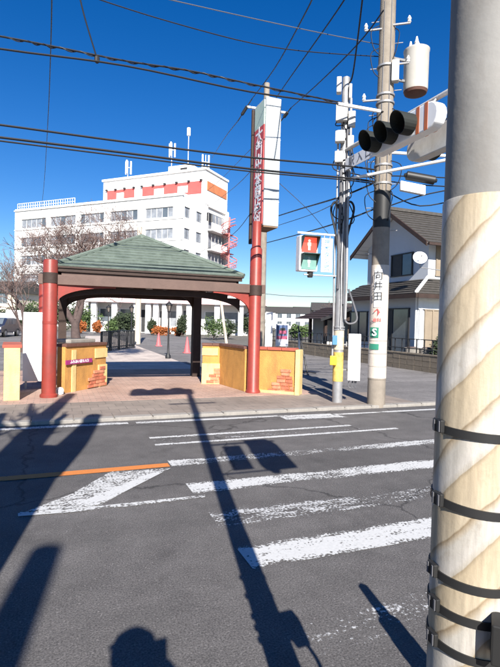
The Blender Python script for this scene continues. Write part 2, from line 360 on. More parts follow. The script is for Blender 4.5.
def text(body, size, pos, right, upv, m, parent, name='lettering', depth=0.002, bold=0.0):
    """mesh lettering lying on a face: centred at pos"""
    cu = bpy.data.curves.new(name, 'FONT'); cu.body = body; cu.size = size; cu.align_x = 'CENTER'; cu.align_y = 'CENTER'; cu.extrude = depth; cu.offset = bold
    cu.resolution_u = 2
    to = bpy.data.objects.new('tmp_text', cu); COL.objects.link(to)
    dg = bpy.context.evaluated_depsgraph_get(); me = bpy.data.meshes.new_from_object(to.evaluated_get(dg))
    bpy.data.objects.remove(to)
    rr, uu = V(right).normalized(), V(upv).normalized(); nn = rr.cross(uu)
    off = V(parent_loc(parent)) if parent else V((0,0,0))
    for v in me.vertices: v.co = V(pos) + rr*v.co.x + uu*v.co.y + nn*v.co.z - off
    me.name = name; me.materials.clear(); me.materials.append(m)
    o = bpy.data.objects.new(name, me); COL.objects.link(o)
    if parent: o.parent = parent
    return o
def sag(a, b, s, n=16):
    a, b = V(a), V(b); return [a.lerp(b, i/n) - V((0,0,s*4*(i/n)*(1-i/n))) for i in range(n+1)]
def spline(pts, n=6):
    pts = [V(p) for p in pts]; out = []
    for i in range(len(pts)-1):
        p0, p1, p2, p3 = pts[max(i-1,0)], pts[i], pts[i+1], pts[min(i+2,len(pts)-1)]
        for k in range(n):
            t = k/n
            out.append(0.5*((2*p1)+(p2-p0)*t+(2*p0-5*p1+4*p2-p3)*t*t+(-p0+3*p1-3*p2+p3)*t**3))
    return out+[pts[-1]]
def ring(c, ax, r0_, r1_, h, n=24):
    return MB().lathe(c, [(r0_, -h/2), (r1_, -h/2), (r1_, h/2), (r0_, h/2)], n, ax)

# ------------------------------------------------------------------ ground, road, pavements
KZ = 0.05          # height of the far pavement (dropped kerb at the crossing)
def sheet(name, poly, z, m, z0=None):
    o = MB().prism([(x, y, (z-0.6 if z0 is None else z0)) for x, y in poly], (0, 0, z-(z-0.6 if z0 is None else z0))).build(name, m); return o
def rect(x0, x1, y0, y1): return [(x0,y0),(x1,y0),(x1,y1),(x0,y1)]
struct(sheet('ground', rect(-900, 1100, -400, 1600), -0.03, M_ground, -1.0))
struct(sheet('road', rect(-140, 180, 0.25, 7.97), 0.0, M_asph, -0.2))
struct(sheet('near_pavement', rect(-140, 180, -6, 0.1), 0.09, M_side, -0.2))
struct(sheet('pavement', rect(-140, 6.9, 8.12, 9.62), KZ, M_side, -0.2))
struct(sheet('entrance_paving', rect(-1.6, 5.5, 9.62, 15.6), KZ+0.004, M_brickpave, -0.2))
struct(sheet('plaza_path', [(0.6,15.6),(4.4,15.6),(4.7,46),(2.6,46)], KZ+0.002, M_pale, -0.2))
struct(sheet('plaza_road', [(4.42,15.6),(6.9,15.6),(6.9,56),(14,62),(-10,62),(-6,46),(4.72,46)], 0.03, M_asph2, -0.2))
struct(sheet('side_street', rect(6.9, 11.9, 8.12, 90), 0.036, M_asph2, -0.2))
struct(sheet('side_pavement', rect(5.5, 6.9, 9.62, 15.6), KZ-0.004, M_asph2, -0.2))
struct(sheet('parking_lot', rect(-60, 0.5, 15.6, 45), 0.02, M_asph2, -0.2))
# kerbs of single stones
def kerb(name, x0, x1, y0, y1, z1, n):
    base = struct(MB().box(x0, x1, y0+0.01, y1-0.01, -0.15, z1-0.02).build(name, M_kerb))
    L = (x1-x0)/n; proto = None
    for i in range(n):
        if proto is None:
            proto = MB().box(-L/2+0.006, L/2-0.006, y0, y1, -0.1, z1).build('kerb_stone', M_kerb, base, bevel=0.012); st = proto
        else:
            st = proto.copy(); COL.objects.link(st); st.parent = base
        st.location = (x0+L*(i+0.5), 0, random.uniform(-0.005, 0.004)); st.scale = (random.uniform(.985,1.0), 1, 1)
    return base
kerb('kerb', -8.1, 15.9, 7.95, 8.12, KZ+0.006, 40)
kerb('near_kerb', -8.1, 15.9, 0.1, 0.25, 0.1, 24)
# markings
Z1 = 0.004
def mark(name, poly, m, z=Z1): return struct(MB().add([(x, y, z) for x, y in poly], [tuple(range(len(poly)))]).build(name, m))
mark('edge_line', rect(-60, 1.08, 7.66, 7.83), M_white)
mark('edge_line', [(1.2,7.66),(3.6,7.62),(3.6,7.74),(1.2,7.80)], M_white)
mark('edge_line', [(4.6,7.50),(60,7.50),(60,7.62),(4.6,7.62)], M_white)
mark('crossing_stripe', [(3.6,7.32),(4.75,7.28),(4.6,7.66),(3.6,7.72)], M_white)
for y0, y1, x1, m in ((6.62,6.73,4.4,M_white),(6.24,6.34,5.0,M_white),(6.36,6.60,4.6,M_white_old),(5.28,5.56,6.2,M_white_half),
                      (4.40,4.70,6.2,M_white),(3.55,3.95,5.6,M_white_old),(2.93,3.26,5.4,M_white),(1.95,2.38,5.2,M_white_old),(1.0,1.4,5.2,M_white_half)):
    mark('crossing_stripe', rect(1.22, x1, y0, y1), m)
mark('centre_line', [(-60,5.30),(1.2,5.30),(1.2,5.44),(-60,5.44)], M_orange, Z1+0.002)
zp = [G(168,468.5), G(112,471), G(72,494), G(18,515), G(92,510)]
mark('hatched_zone', [(p.x, p.y) for p in zp], M_white_half)
zl = [G(66,509), G(165,467), G(172,467.5), G(100,505)]
mark('hatched_zone_edge', [(p.x, p.y) for p in (G(60,511), G(150,474), G(172,468), G(100,505))], M_white, Z1+0.003)
mark('stop_line', [(p.x, p.y) for p in (G(18,517), G(95,511), G(205,498), G(205,495.5), G(95,507), G(18,513))], M_white_half, Z1+0.003)

# ------------------------------------------------------------------ gazebo (entrance pavilion)
PL = V((-0.08, 10.35, KZ)); PR = V((4.10, 10.10, KZ))
def red_post(name, label, p, h, r, band=True, cap=True):
    t = thing(name, label, 'post', p)
    MB().lathe((p.x,p.y,p.z), [(r,0),(r,h-.02),(r*.96,h)], 28).build('shaft', M_red, t, True)
    MB().lathe((p.x,p.y,p.z), [(r+.03,0.0),(r+.03,.04),(r+.004,.07)], 28).build('base_collar', M_red, t, True)
    return t
gz = thing('gazebo', 'open pavilion with green pyramid shingle roof and brown beams over the entrance', 'gazebo', (2.0, 12.3, KZ))
def gpost(p, h, r, m):
    o = MB().lathe(p, [(r+.03,0),(r+.03,.05),(r,.08),(r,h-.015),(r*.95,h)], 28).build('post', m, gz, True); return o
p1 = gpost(PL, 2.66, 0.135, M_red)
p2 = gpost((-0.25, 13.5, KZ), 2.55, 0.12, M_red)
MB().box(3.58, 3.80, 13.3, 13.52, KZ, 2.45).build('post', M_darkwood, gz)
MB().box(0.10, 0.30, 13.9, 14.1, KZ, 2.45).build('post', M_darkwood, gz)
# steel bands on the left post
ring((PL.x,PL.y,2.36), (0,0,1), .13, .146, .2).build('post_band', M_darkwood, gz, True)
ring((PL.x,PL.y,1.50), (0,0,1), .13, .140, .05).build('post_band', M_red, gz, True)
BX0, BX1, BY0, BY1 = 0.02, 3.86, 10.42, 14.4
# beams
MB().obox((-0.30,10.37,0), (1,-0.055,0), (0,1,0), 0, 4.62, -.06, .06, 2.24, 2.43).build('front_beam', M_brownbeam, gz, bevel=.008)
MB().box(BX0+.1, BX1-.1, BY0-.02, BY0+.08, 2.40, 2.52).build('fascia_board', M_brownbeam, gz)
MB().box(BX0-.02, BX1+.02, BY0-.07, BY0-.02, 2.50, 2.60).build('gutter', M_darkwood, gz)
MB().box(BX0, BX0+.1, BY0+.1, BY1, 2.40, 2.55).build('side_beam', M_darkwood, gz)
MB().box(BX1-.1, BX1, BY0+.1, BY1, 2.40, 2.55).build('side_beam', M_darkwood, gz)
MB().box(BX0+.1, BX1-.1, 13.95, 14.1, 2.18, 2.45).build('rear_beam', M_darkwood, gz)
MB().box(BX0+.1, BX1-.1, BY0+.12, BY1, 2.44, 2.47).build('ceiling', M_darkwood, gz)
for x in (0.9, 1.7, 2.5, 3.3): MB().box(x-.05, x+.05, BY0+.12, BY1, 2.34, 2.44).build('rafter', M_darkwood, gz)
# arched braces: red spandrels at the front, dark ones on the rear frame
def spandrel(x0, x1, y, ztop, zdrop, m, th=.06, side=1):
    pts = [(x0, y, ztop)]
    n = 12
    for i in range(n+1):
        t = i/n*math.pi/2
        pts.append((x1-(x1-x0)*math.cos(t) if True else 0, y, ztop-zdrop+zdrop*math.sin(t)*0.93))
    pts.append((x1, y, ztop))
    return MB().prism(pts, (0, th, 0)).build('arched_brace', m, gz)
spandrel(.06, 1.15, 10.33, 2.24, .34, M_red)
spandrel(3.98, 3.15, 10.13, 2.24, .42, M_red)
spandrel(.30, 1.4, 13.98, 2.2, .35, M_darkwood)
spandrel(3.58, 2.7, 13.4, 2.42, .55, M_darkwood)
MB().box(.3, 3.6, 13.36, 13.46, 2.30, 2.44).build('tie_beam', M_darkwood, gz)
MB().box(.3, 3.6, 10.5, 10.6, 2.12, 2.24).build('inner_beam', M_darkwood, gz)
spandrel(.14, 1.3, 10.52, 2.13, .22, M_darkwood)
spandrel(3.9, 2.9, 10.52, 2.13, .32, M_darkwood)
# stepped shingle courses on the four slopes
APX = V((1.97, 12.41, 3.64)); NC = 13
corners = [V((BX0-.05,BY0-.1,2.60)), V((BX1+.05,BY0-.1,2.60)), V((BX1+.05,BY1+.1,2.60)), V((BX0-.05,BY1+.1,2.60))]
for k in range(4):
    a, b = corners[k], corners[(k+1) % 4]; nrm = (b-a).cross(APX-a).normalized()
    if nrm.z < 0: nrm = -nrm
    for i in range(NC):
        t0, t1 = i/NC*.985, (i+1)/NC*.985+.012
        q = [a.lerp(APX,t0), b.lerp(APX,t0), b.lerp(APX,t1), a.lerp(APX,t1)]
        lo = nrm*.006; hi = nrm*.030
        MB().hexa([q[0]+lo, q[1]+lo, q[2]-nrm*.012, q[3]-nrm*.012, q[0]+hi, q[1]+hi, q[2]+nrm*.006, q[3]+nrm*.006]).build('shingle_course', M_greentile, gz)
    MB().tube([a+V((0,0,.03)), APX+V((0,0,.02))], .05, 8).build('hip_cap', M_greentile, gz, True)
MB().lathe(APX, [(.11,-.06),(.10,.02),(.05,.05)], 12).build('roof_cap', M_greentile, gz, True)
MB().hexa([c+V((0,0,-.03)) for c in corners]+[c+V((0,0,.006)) for c in corners]).build('eave_board', M_darkwood, gz)
MB().box(2.02,2.16,11.8,11.94,2.28,2.34).build('ceiling_lamp', M_whitepaint, gz)

# ------------------------------------------------------------------ stucco entrance walls
def brick_patch(parent, o, eu, nrm, pts, seed):
    """single faux bricks laid proud of the stucco inside an irregular outline: pts = list of (row, u0, u1)"""
    rnd = random.Random(seed); o, eu, nrm = V(o), V(eu).normalized(), V(nrm).normalized()
    for row, a0, a1 in pts:
        u = a0 - (0.06 if row % 2 else 0)
        while u < a1:
            wd = min(0.20, a1-u+0.03)
            if wd > .05:
                z = row*0.075
                b = MB().obox(o, eu, nrm, u+.006, u+wd-.006, -.02, rnd.uniform(.012,.024), z+.005, z+.068)
                b.build('brick', rnd.choice((M_brick, M_brick2)), parent)
            u += .2
def wall_seg(parent, a, b, th, z0, z1, m, mcap, nm='wall'):
    a, b = V(a), V(b); e = (b-a); L = e.length; e.normalize(); n = V((e.y,-e.x,0))
    MB().obox((a.x,a.y,0), e, n, 0, L, -th/2, th/2, z0, z1).build(nm, m, parent, bevel=.01)
    k = max(1, int(L/.3)); 
    for i in range(k):
        MB().obox((a.x,a.y,0), e, n, L*i/k-.0+.004, L*(i+1)/k-.004, -th/2-.03, th/2+.03, z1, z1+.06).build('coping_brick', mcap, parent, bevel=.006)
    return e, n
wz = KZ
# left funnel wall
aL, bL = V((0.14,10.85,0)), V((1.05,11.9,0))
wl = thing('entrance_wall', 'low ochre stucco wall with arched brick patch and magenta name plate', 'wall', (0.6, 11.4, KZ))
eL, nL = wall_seg(wl, aL, bL, .2, wz, 1.0, M_ochre, M_cap)
# normal towards the camera
if nL.y > 0: nL = -nL
LL = (bL-aL).length
MB().obox((aL.x,aL.y,0), eL, nL, .20, .32, .100, .125, wz, .93).build('pilaster', M_yellow, wl)
MB().obox((aL.x,aL.y,0), eL, nL, LL-.30, LL+.012, .100, .125, wz, .56).build('lower_panel', M_yellow, wl)
MB().obox((aL.x,aL.y,0), eL, nL, LL-.42, LL+.012, .100, .125, .72, .93).build('upper_panel', M_yellow, wl)
brick_patch(wl, aL+nL*.125, eL, nL, [(1,LL-.62,LL-.05),(2,LL-.6,LL-.12),(3,LL-.6,LL-.08),(4,LL-.52,LL-.16),(5,LL-.42,LL-.14),(6,LL-.28,LL-.1)], 1)
pm = aL + eL*.40 + nL*.13
npl = MB().obox((pm.x,pm.y,0), eL, nL, -.42, .42, 0, .02, .64, .73).build('name_plate', M_magenta, wl)
text('ふれあい通り入口', .075, V((pm.x,pm.y,.685))+nL*.022, eL, (0,0,1), M_whitepaint, npl, bold=.001)
# planting slab on top of left wall
MB().obox((aL.x,aL.y,0), eL, -nL, .35, LL-.2, .05, .5, 1.06, 1.14).build('bench_slab', M_kerb, wl, bevel=.02)
# left wing wall with bright end
wl2 = thing('wing_wall', 'short yellow stucco wing wall with red coping left of the white board', 'wall', (-0.6, 10.6, KZ))
e2, n2 = wall_seg(wl2, (-0.71,10.05,0), (-0.79,11.2,0), .27, wz, 1.02, M_yellow, M_capred)
# right funnel wall and wing
aR, bR = V((3.92,11.70,0)), V((4.06,10.28,0))
wr = thing('entrance_wall', 'low ochre stucco wall running from dark post to the tall red sign post', 'wall', (3.8, 11.0, KZ))
eR, nR = wall_seg(wr, aR, bR, .2, wz, 1.0, M_ochre, M_cap)
if nR.x > 0: nR = -nR
LR = (bR-aR).length
oF = V((3.44,11.86,0)); eF = V((.96,-.28,0)).normalized(); nF = V((-.28,-.96,0)).normalized()
MB().obox(oF, eF, nF, 0, .50, -.12, .08, wz, 1.0).build('front_section', M_ochre, wr, bevel=.008)
for k in range(2): MB().obox(oF, eF, nF, -.02+.26*k, .235+.26*k, -.15, .11, 1.0, 1.06).build('coping_brick', M_cap, wr, bevel=.006)
MB().obox(oF, eF, nF, -.01, .46, .08, .105, wz, .56).build('lower_panel', M_yellow, wr)
MB().obox(oF, eF, nF, -.01, .38, .08, .105, .76, .94).build('upper_panel', M_yellow, wr)
brick_patch(wr, oF+nF*.1, eF, nF, [(1,.16,.5),(2,.2,.52),(3,.22,.52),(4,.28,.5),(5,.34,.5)], 2)
wr2 = thing('wing_wall', 'ochre stucco wing wall with brick patch and pale end beside red sign post', 'wall', (4.6, 10.0, KZ))
a3, b3 = V((4.22,10.32,0)), V((4.95,9.66,0))
e3, n3 = wall_seg(wr2, a3, b3, .2, wz, 1.0, M_ochre, M_capred)
if n3.y > 0: n3 = -n3
L3 = (b3-a3).length
MB().obox((b3.x,b3.y,0), e3, n3, 0, .10, -.11, .16, wz, 1.03).build('end_pier', M_yellow, wr2, bevel=.008)
MB().obox((a3.x,a3.y,0), e3, n3, .0, .05, .1, .13, wz, .98).build('edge_trim', M_yellow, wr2)
MB().obox((a3.x,a3.y,0), e3, n3, .05, L3, .1, .125, wz, .11).build('edge_trim', M_yellow, wr2)
brick_patch(wr2, a3+n3*.1, e3, n3, [(1,.42,.92),(2,.46,.92),(3,.5,.9),(4,.56,.9),(5,.62,.88),(6,.66,.86),(7,.70,.86)], 3)
# white standing board
wb = thing('notice_board', 'tall plain white board standing behind the left red post', 'board', (-0.38, 11.6, KZ))
bo = V((-0.61,11.62,0)); be = V((1,-.12,0)).normalized(); bn = V((-.12,-1,0)).normalized()
MB().obox(bo, be, bn, 0, .56, -.03, .03, .22, 1.70).build('panel', M_whitepaint, wb, bevel=.006)
for u in (.06, .5): MB().obox(bo, be, bn, u-.02, u+.02, -.02, .02, KZ, .23).build('leg', M_greypaint, wb)
# clutter at the foot of the walls
tag(MB().lathe((0.13,10.62,KZ), [(.05,0),(.07,.02),(.075,.1),(.05,.14),(.02,.15)], 14).build('stone_ball', M_whitepaint, None, True), 'small white rounded stone at the foot of the left red post', 'stone')

# ------------------------------------------------------------------ tall sign on the right red post
sg = thing('sign_tower', 'tall box sign with red lettered face on top of a red post', 'sign', PR)
MB().lathe(PR, [(.165,0),(.165,.04),(.135,.08),(.13,3.15),(.10,3.2),(.10,3.75)], 28).build('post', M_red, sg, True)
ring((PR.x,PR.y,2.30), (0,0,1), .13, .146, .22).build('post_band', M_darkwood, sg, True)
sx0, sx1, sy0, sy1, sz0, sz1 = 4.20, 4.56, 9.98, 10.62, 3.72, 6.50
MB().cyl((4.17,10.66), .04, 3.4, 6.45, 12).build('mast', M_darkwood, sg, True)
MB().box(sx0, sx1, sy0, sy1, sz0, sz1).build('cabinet', mat('aged white sign metal', (0.40,0.43,0.44), .5, .14, 1.5, dirt=(.27,.27,.25), dscale=2.5, damt=.8), sg, bevel=.012)
for z in (4.25, 4.9, 5.6): MB().box(sx0-.003, sx1+.003, sy0-.003, sy1+.003, z, z+.012).build('seam', M_trim, sg)
fc = MB().box(sx0-.022, sx0-.001, sy0+.05, sy1-.05, sz0+.04, sz0+2.2).build('face_panel', M_signred, sg)
MB().box(sx0-.022, sx0-.001, sy0+.05, sy1-.05, sz0+2.2, sz1-.05).build('emblem_panel', mat('pale green enamel', (.45,.55,.47), .5, .1), sg)
for i, ch in enumerate('大門中央商店街'):
    text(ch, .40, (sx0-.024, (sy0+sy1)/2, sz0+2.0-i*.295), (0,-1,0), (0,0,1), M_whitepaint, fc, bold=.006)
MB().box(sx0+.01, sx1-.01, sy0+.01, sy1-.01, sz0-.03, sz0).build('bottom_tray', mat('rusty sheet', (.22,.14,.09), .9, .3), sg)

# ------------------------------------------------------------------ cherry tree and other bare trees
def branch_tree(name, label, base, height, spread, trunk_r, seed, levels=6, lean=(0,0), group=None, first=1.1, bias=(0,0,0), cat='tree', mt=None, mtw=None, kids=(2,4), twig=0.006, ratio=(.62,.82), env=None):
    rnd = random.Random(seed); t = thing(name, label, cat, base, group); tr = MB(); tw = MB()
    def grow(p, d, L, r, lv):
        n = 3 if lv < levels-1 else 2; pts = [p]; q = p; dd = d
        for i in range(n):
            dd = (dd + V((rnd.uniform(-1,1), rnd.uniform(-1,1), rnd.uniform(-.7,1)))*.16 + V(bias)*.05).normalized()
            if env and lv > 0:
                k_ = V(((q.x-env[0].x)/env[1][0], (q.y-env[0].y)/env[1][1], (q.z-env[0].z)/env[1][2])).length
                if k_ > .9: dd = (dd + (env[0]-q).normalized()*min(1.0, (k_-.9)*1.6)).normalized()
            q = q + dd*(L/n); pts.append(q)
        r1 = max(r*.62, twig)
        rs = [r + (r1-r)*i/n for i in range(n+1)]
        (tr if lv < 3 else tw).tube(pts, rs, 9 if lv < 2 else (6 if lv < 3 else 4), cap=(lv >= levels-1))
        if lv >= levels: return
        k = rnd.randint(*kids) if lv else rnd.randint(3, 4)
        for j in range(k):
            at = 1.0 if j == 0 else rnd.uniform(.45, 1.0); ip = min(int(at*n), n-1); base_p = pts[ip].lerp(pts[ip+1], at*n-ip)
            sp = rnd.uniform(.35, .75)*spread; az = rnd.uniform(0, 2*math.pi)
            o = dd.orthogonal().normalized(); o2 = dd.cross(o)
            nd = (dd*math.cos(sp) + (o*math.cos(az)+o2*math.sin(az))*math.sin(sp) + V((0,0,.06))).normalized()
            grow(base_p, nd, L*rnd.uniform(*ratio), r1*rnd.uniform(.7,.95), lv+1)
    grow(V(base)-V((0,0,.05)), V((lean[0], lean[1], 1)).normalized(), height*first/4.2, trunk_r, 0)
    tr.build('trunk', mt or M_bark, t, True); tw.build('crown', mtw or M_twig, t)
    return t
branch_tree('cherry_tree', 'wide bare cherry tree with budding reddish twigs behind the gazebo', V((D(80,320,18).x, D(80,320,18).y, 0.02)), 9.0, 1.3, .22, 21, 7, (-.05,0), first=.72, kids=(2,4), twig=.0065, ratio=(.74,.88), env=(D(72,254,18), (2.15,1.9,2.0)))
branch_tree('cherry_tree', 'second sparse bare cherry tree beside the car park', V((D(24,320,22).x, D(24,320,22).y, 0.02)), 7.6, 1.2, .15, 5, 6, (-.1,.1), first=.72, kids=(2,4), twig=.007, ratio=(.72,.86), env=(D(14,278,22), (1.7,1.5,1.7)))

# ------------------------------------------------------------------ leafy shrubs
def shrub(name, label, c, rx, ry, rz, m, n, leaf, seed, cat='shrub', group=None, stem=True):
    rnd = random.Random(seed); t = thing(name, label, cat, (c[0], c[1], c[2])); b = MB()
    if group: t['group'] = group
    for i in range(n):
        d = V((rnd.gauss(0,1), rnd.gauss(0,1), rnd.gauss(0,1))).normalized(); k = rnd.random()**.4
        wob = .75 + .5*noise.noise(d*1.7 + V((seed,0,0)))
        p = V(c) + V((d.x*rx, d.y*ry, d.z*rz))*k*wob + V((0,0,rz))
        if p.z < c[2]: continue
        a = V((rnd.uniform(-1,1), rnd.uniform(-1,1), rnd.uniform(-1,1))).normalized()*leaf; e = a.orthogonal().normalized()*leaf*.5
        b.add([p-a, p+e, p+a, p-e], [(0,1,2,3)])
    b.build('foliage', m, t)
    if stem: MB().tube([V(c)-V((0,0,.03)), V(c)+V((0.02,0.01,rz*1.1))], [.05,.025], 7).build('stem', M_bark, t)
    return t

# ------------------------------------------------------------------ poles
# concrete utility pole
UP = G(376, 404, KZ); UP = V((UP.x, UP.y, KZ))
u = thing('utility_pole', 'thick concrete utility pole carrying the white can transformer', 'utility pole', UP)
MB().lathe(UP, [(.175,-.05),(.172,1.0),(.135,11.5)], 28).build('shaft', M_conc, u, True)
MB().lathe(UP, [(.178,.52),(.175,2.72)], 28).build('poster_guard', mat('white ribbed pole sheet', (.52,.46,.40), .7, .08, 6, .3, 60), u, True)
for z in (.55,.8,1.05,1.3): ring((UP.x,UP.y,z), (0,0,1), .17, .180, .008).build('sheet_seam', M_conc, u, True)
MB().lathe(UP, [(.166,3.45),(.165,4.15)], 28).build('dark_band', M_black, u, True)
for z in (4.35, 4.55, 4.7, 5.15, 5.9, 6.05, 6.6): ring((UP.x,UP.y,z), (0,0,1), .14, .178, .035).build('clamp', M_steel, u, True)
# advertising sheets around the pole: small plates facing the camera
vdir = V((UP.x, UP.y, 0)).normalized(); vr = V((vdir.y, -vdir.x, 0))
def pole_plate(z0, z1, u0, u1, m, nm='plate', off=.182):
    b = MB(); n = 8
    a0, a1 = u0, u1
    for i in range(n):
        t0 = a0+(a1-a0)*i/n; t1 = a0+(a1-a0)*(i+1)/n
        f = lambda t, r: V((UP.x,UP.y,0)) - vdir*math.cos(t)*r + vr*math.sin(t)*r
        q = [f(t0,off-.01), f(t1,off-.01), f(t1,off), f(t0,off)]
        b.hexa([p+V((0,0,z0)) for p in q]+[p+V((0,0,z1)) for p in q])
    return b.build(nm, m, u)
pole_plate(1.95, 2.68, -.55, .25, M_whitepaint, 'advert_sheet', .188)
for i, ch in enumerate('向井田'):
    text(ch, .19, V((UP.x,UP.y,2.55-i*.2)) - vdir*.195 - vr*.03, vr, (0,0,1), M_black, u)
text('↑', .2, V((UP.x,UP.y,1.84)) - vdir*.192 - vr*.03, vr, (0,0,1), M_signred, u)
text('歯科', .085, V((UP.x,UP.y,1.70)) - vdir*.192 - vr*.03, vr, (0,0,1), M_signred, u)
gp = pole_plate(1.36, 1.56, -.95, .05, M_signgreen, 'green_plate', .19)
text('S', .2, V((UP.x,UP.y,1.46)) - vdir*.20 - vr*.07, vr, (0,0,1), M_whitepaint, gp, bold=.004)
pole_plate(1.13, 1.24, -1.0, .1, M_signgreen, 'green_plate', .19)
for k in range(16):
    z = 3.0 + k*.45; sgn = 1 if k % 2 else -1
    MB().tube([V((UP.x,UP.y,z))+vr*.12*sgn, V((UP.x,UP.y,z))+vr*.30*sgn], .009, 6).build('step_bolt', M_steel, u)
rnd = random.Random(9)
for k in range(16):
    z = rnd.uniform(4.2, 7.6); sg2 = rnd.choice((-1,1)); a_ = rnd.uniform(.18,.34)
    pts = spline([V((UP.x,UP.y,z))+vr*.14*sg2-vdir*.08, V((UP.x,UP.y,z-.12))+vr*a_*sg2-vdir*.12, V((UP.x,UP.y,z-.45))+vr*(a_-.05)*sg2-vdir*.14, V((UP.x,UP.y,z-.6))+vr*.12*sg2-vdir*.13], 5)
    MB().tube(pts, .009, 5).build('cable_loop', M_cable, u, True)
for dx in (-.06, .0, .07): MB().tube([V((UP.x,UP.y,4.2+k*.45))+vr*dx-vdir*(.152-.003*k) for k in range(9)], .011, 6).build('riser_cable', M_greycable, u, True)
for z, sg2 in ((5.95,-1),(6.6,1),(7.3,-1),(7.35,1)):
    MB().tube([V((UP.x,UP.y,z))-vdir*.1+vr*.1*sg2, V((UP.x,UP.y,z))-vdir*.1+vr*.42*sg2], .022, 6).build('side_arm', M_steel, u)
    MB().lathe(V((UP.x,UP.y,z))-vdir*.1+vr*.40*sg2, [(.02,0),(.04,.02),(.025,.05),(.04,.08),(.025,.11),(.012,.14)], 10).build('insulator', M_trim, u, True)
MB().obox((UP.x,UP.y,0), vr, -vdir, .10, .24, .05, .2, 6.25, 6.65).build('switch_box', M_greypaint, u, bevel=.02)
# transformer
TP = D(416, 72, 9.75); tf = thing('pole_transformer', 'white cylindrical can transformer hung high on the concrete pole', 'transformer', V((TP.x,TP.y,TP.z-.42)))
MB().lathe((TP.x,TP.y,TP.z-.42), [(.16,0),(.22,.03),(.235,.08),(.24,.78),(.25,.80),(.25,.83),(.2,.86),(.05,.9)], 28).build('tank', mat('transformer enamel', (.47,.45,.41), .45, .06, 3, dirt=(.42,.36,.28), dscale=4), tf, True)
MB().lathe((TP.x,TP.y,TP.z-.43), [(.17,-.02),(.21,.0),(.23,.05)], 28).build('tank_base', M_cap, tf, True)
for a in (0.6, 2.2, 4.0):
    MB().lathe((TP.x+.12*math.cos(a),TP.y+.12*math.sin(a),TP.z+.42), [(.03,0),(.045,.03),(.03,.06),(.045,.09),(.03,.12),(.015,.2)], 12).build('bushing', M_trim, tf, True)
for z in (TP.z+.2, TP.z-.2): MB().tube([(UP.x,UP.y,z),(TP.x-.05,TP.y+.05,z)], .03, 6).build('bracket', M_steel, tf)
# crossarm pipes on the utility pole
q1, q2 = V((UP.x,UP.y,5.0)), D(470,157.5,9.6)
arm_u = tag(MB().tube([q1-vr*.2, q2], .032, 8).build('bracket_pipe', M_whitepaint, None, True), 'white horizontal pipe bracket clamped to the concrete pole below the signals', 'bracket')
# steel signal pole
SP = G(337, 402, KZ); SP = V((SP.x, SP.y, KZ))
s = thing('signal_pole', 'slim steel pole with yellow-black foot band carrying signals and cables', 'signal pole', SP)
MB().lathe(SP, [(.10,-.05),(.095,1.2),(.085,3.2),(.075,6.4)], 20).build('shaft', M_steel, s, True)
MB().lathe(SP, [(.104,.42),(.102,1.0)], 20).build('foot_band', mat('yellow worn sheet', (.55,.38,.10), .7, .45, 9), s, True)
MB().lathe(SP, [(.103,1.05),(.102,1.45)], 20).build('poster_band', mat('worn sheet', (.52,.44,.32), .8, .3, 9), s, True)
for z in (1.5, 1.55): ring((SP.x,SP.y,z), (0,0,1), .08, .112, .03).build('clamp', M_steel, s, True)
sdv = V((SP.x,SP.y,0)).normalized(); srv = V((sdv.y,-sdv.x,0))
MB().obox((SP.x,SP.y,0), srv, -sdv, -.12, -.03, .08, .16, 1.2, 1.38).build('blue_tag', M_blue, s)
MB().obox((SP.x,SP.y,0), srv, -sdv, -.16, -.03, .08, .2, .80, .98).build('push_button_box', M_yellowplastic, s, bevel=.015)
for i, (dx, r, z0, z1) in enumerate(((-.12,.022,.9,5.2),(.06,.022,2.0,5.4),(.11,.026,1.7,6.0),(-.05,.03,2.3,4.6),(.02,.018,1.5,4.4))):
    c = SP + srv*dx - sdv*(.11 if i else .02)
    MB().tube([(c.x+.01*math.sin(k),c.y,z0+(z1-z0)*k/10) for k in range(11)], r, 8).build('conduit', M_greycable if i % 2 else M_steel, s, True)
for z, wd, h_ in ((5.55,.14,.34),(5.15,.12,.22),(4.75,.10,.22),(6.1,.06,.3)):
    MB().obox((SP.x,SP.y,0), srv, -sdv, -.18, -.18+wd*1.6, .05, .2, z, z+h_).build('cable_box', M_greypaint, s, bevel=.02)
    MB().obox((SP.x,SP.y,0), srv, -sdv, .06, .06+wd, .03, .14, z-.1, z+h_*.6).build('cable_box', M_greypaint, s, bevel=.02)
rnd = random.Random(3)
for i in range(14):
    z = rnd.uniform(3.6, 5.9); a = rnd.uniform(-.25,.25); b = rnd.uniform(-.25,.25); zz = z-rnd.uniform(.3,.8)
    pts = spline([SP*1+V((0,0,z))+srv*.05*rnd.choice((-1,1)), V((SP.x,SP.y,(z+zz)/2-.15))+srv*a-sdv*.12, V((SP.x,SP.y,zz))+srv*b*.5-sdv*.08], 5)
    MB().tube(pts, .011, 5).build('cable_loop', M_cable, s, True)
for sgn in (-1, 1):
    pts = spline([V((SP.x,SP.y,3.75))+srv*.02*sgn-sdv*.1, V((SP.x,SP.y,4.0))+srv*.13*sgn-sdv*.1, V((SP.x,SP.y,3.85))+srv*.22*sgn-sdv*.1, V((SP.x,SP.y,3.4))+srv*.12*sgn-sdv*.1, V((SP.x,SP.y,3.0))+srv*.06*sgn-sdv*.1], 6)
    MB().tube(pts, .022, 7).build('cable_loop', M_cable, s, True)
pts = spline([V((SP.x,SP.y,2.2))+srv*.08-sdv*.1, V((SP.x,SP.y,1.72))+srv*.10-sdv*.1, V((SP.x,SP.y,1.62))+srv*.22-sdv*.1, V((SP.x,SP.y,1.75))+srv*.34-sdv*.05, V((SP.x,SP.y,2.3))+srv*.16-sdv*.06], 6)
MB().tube(pts, .02, 7).build('cable_loop', M_greycable, s, True)

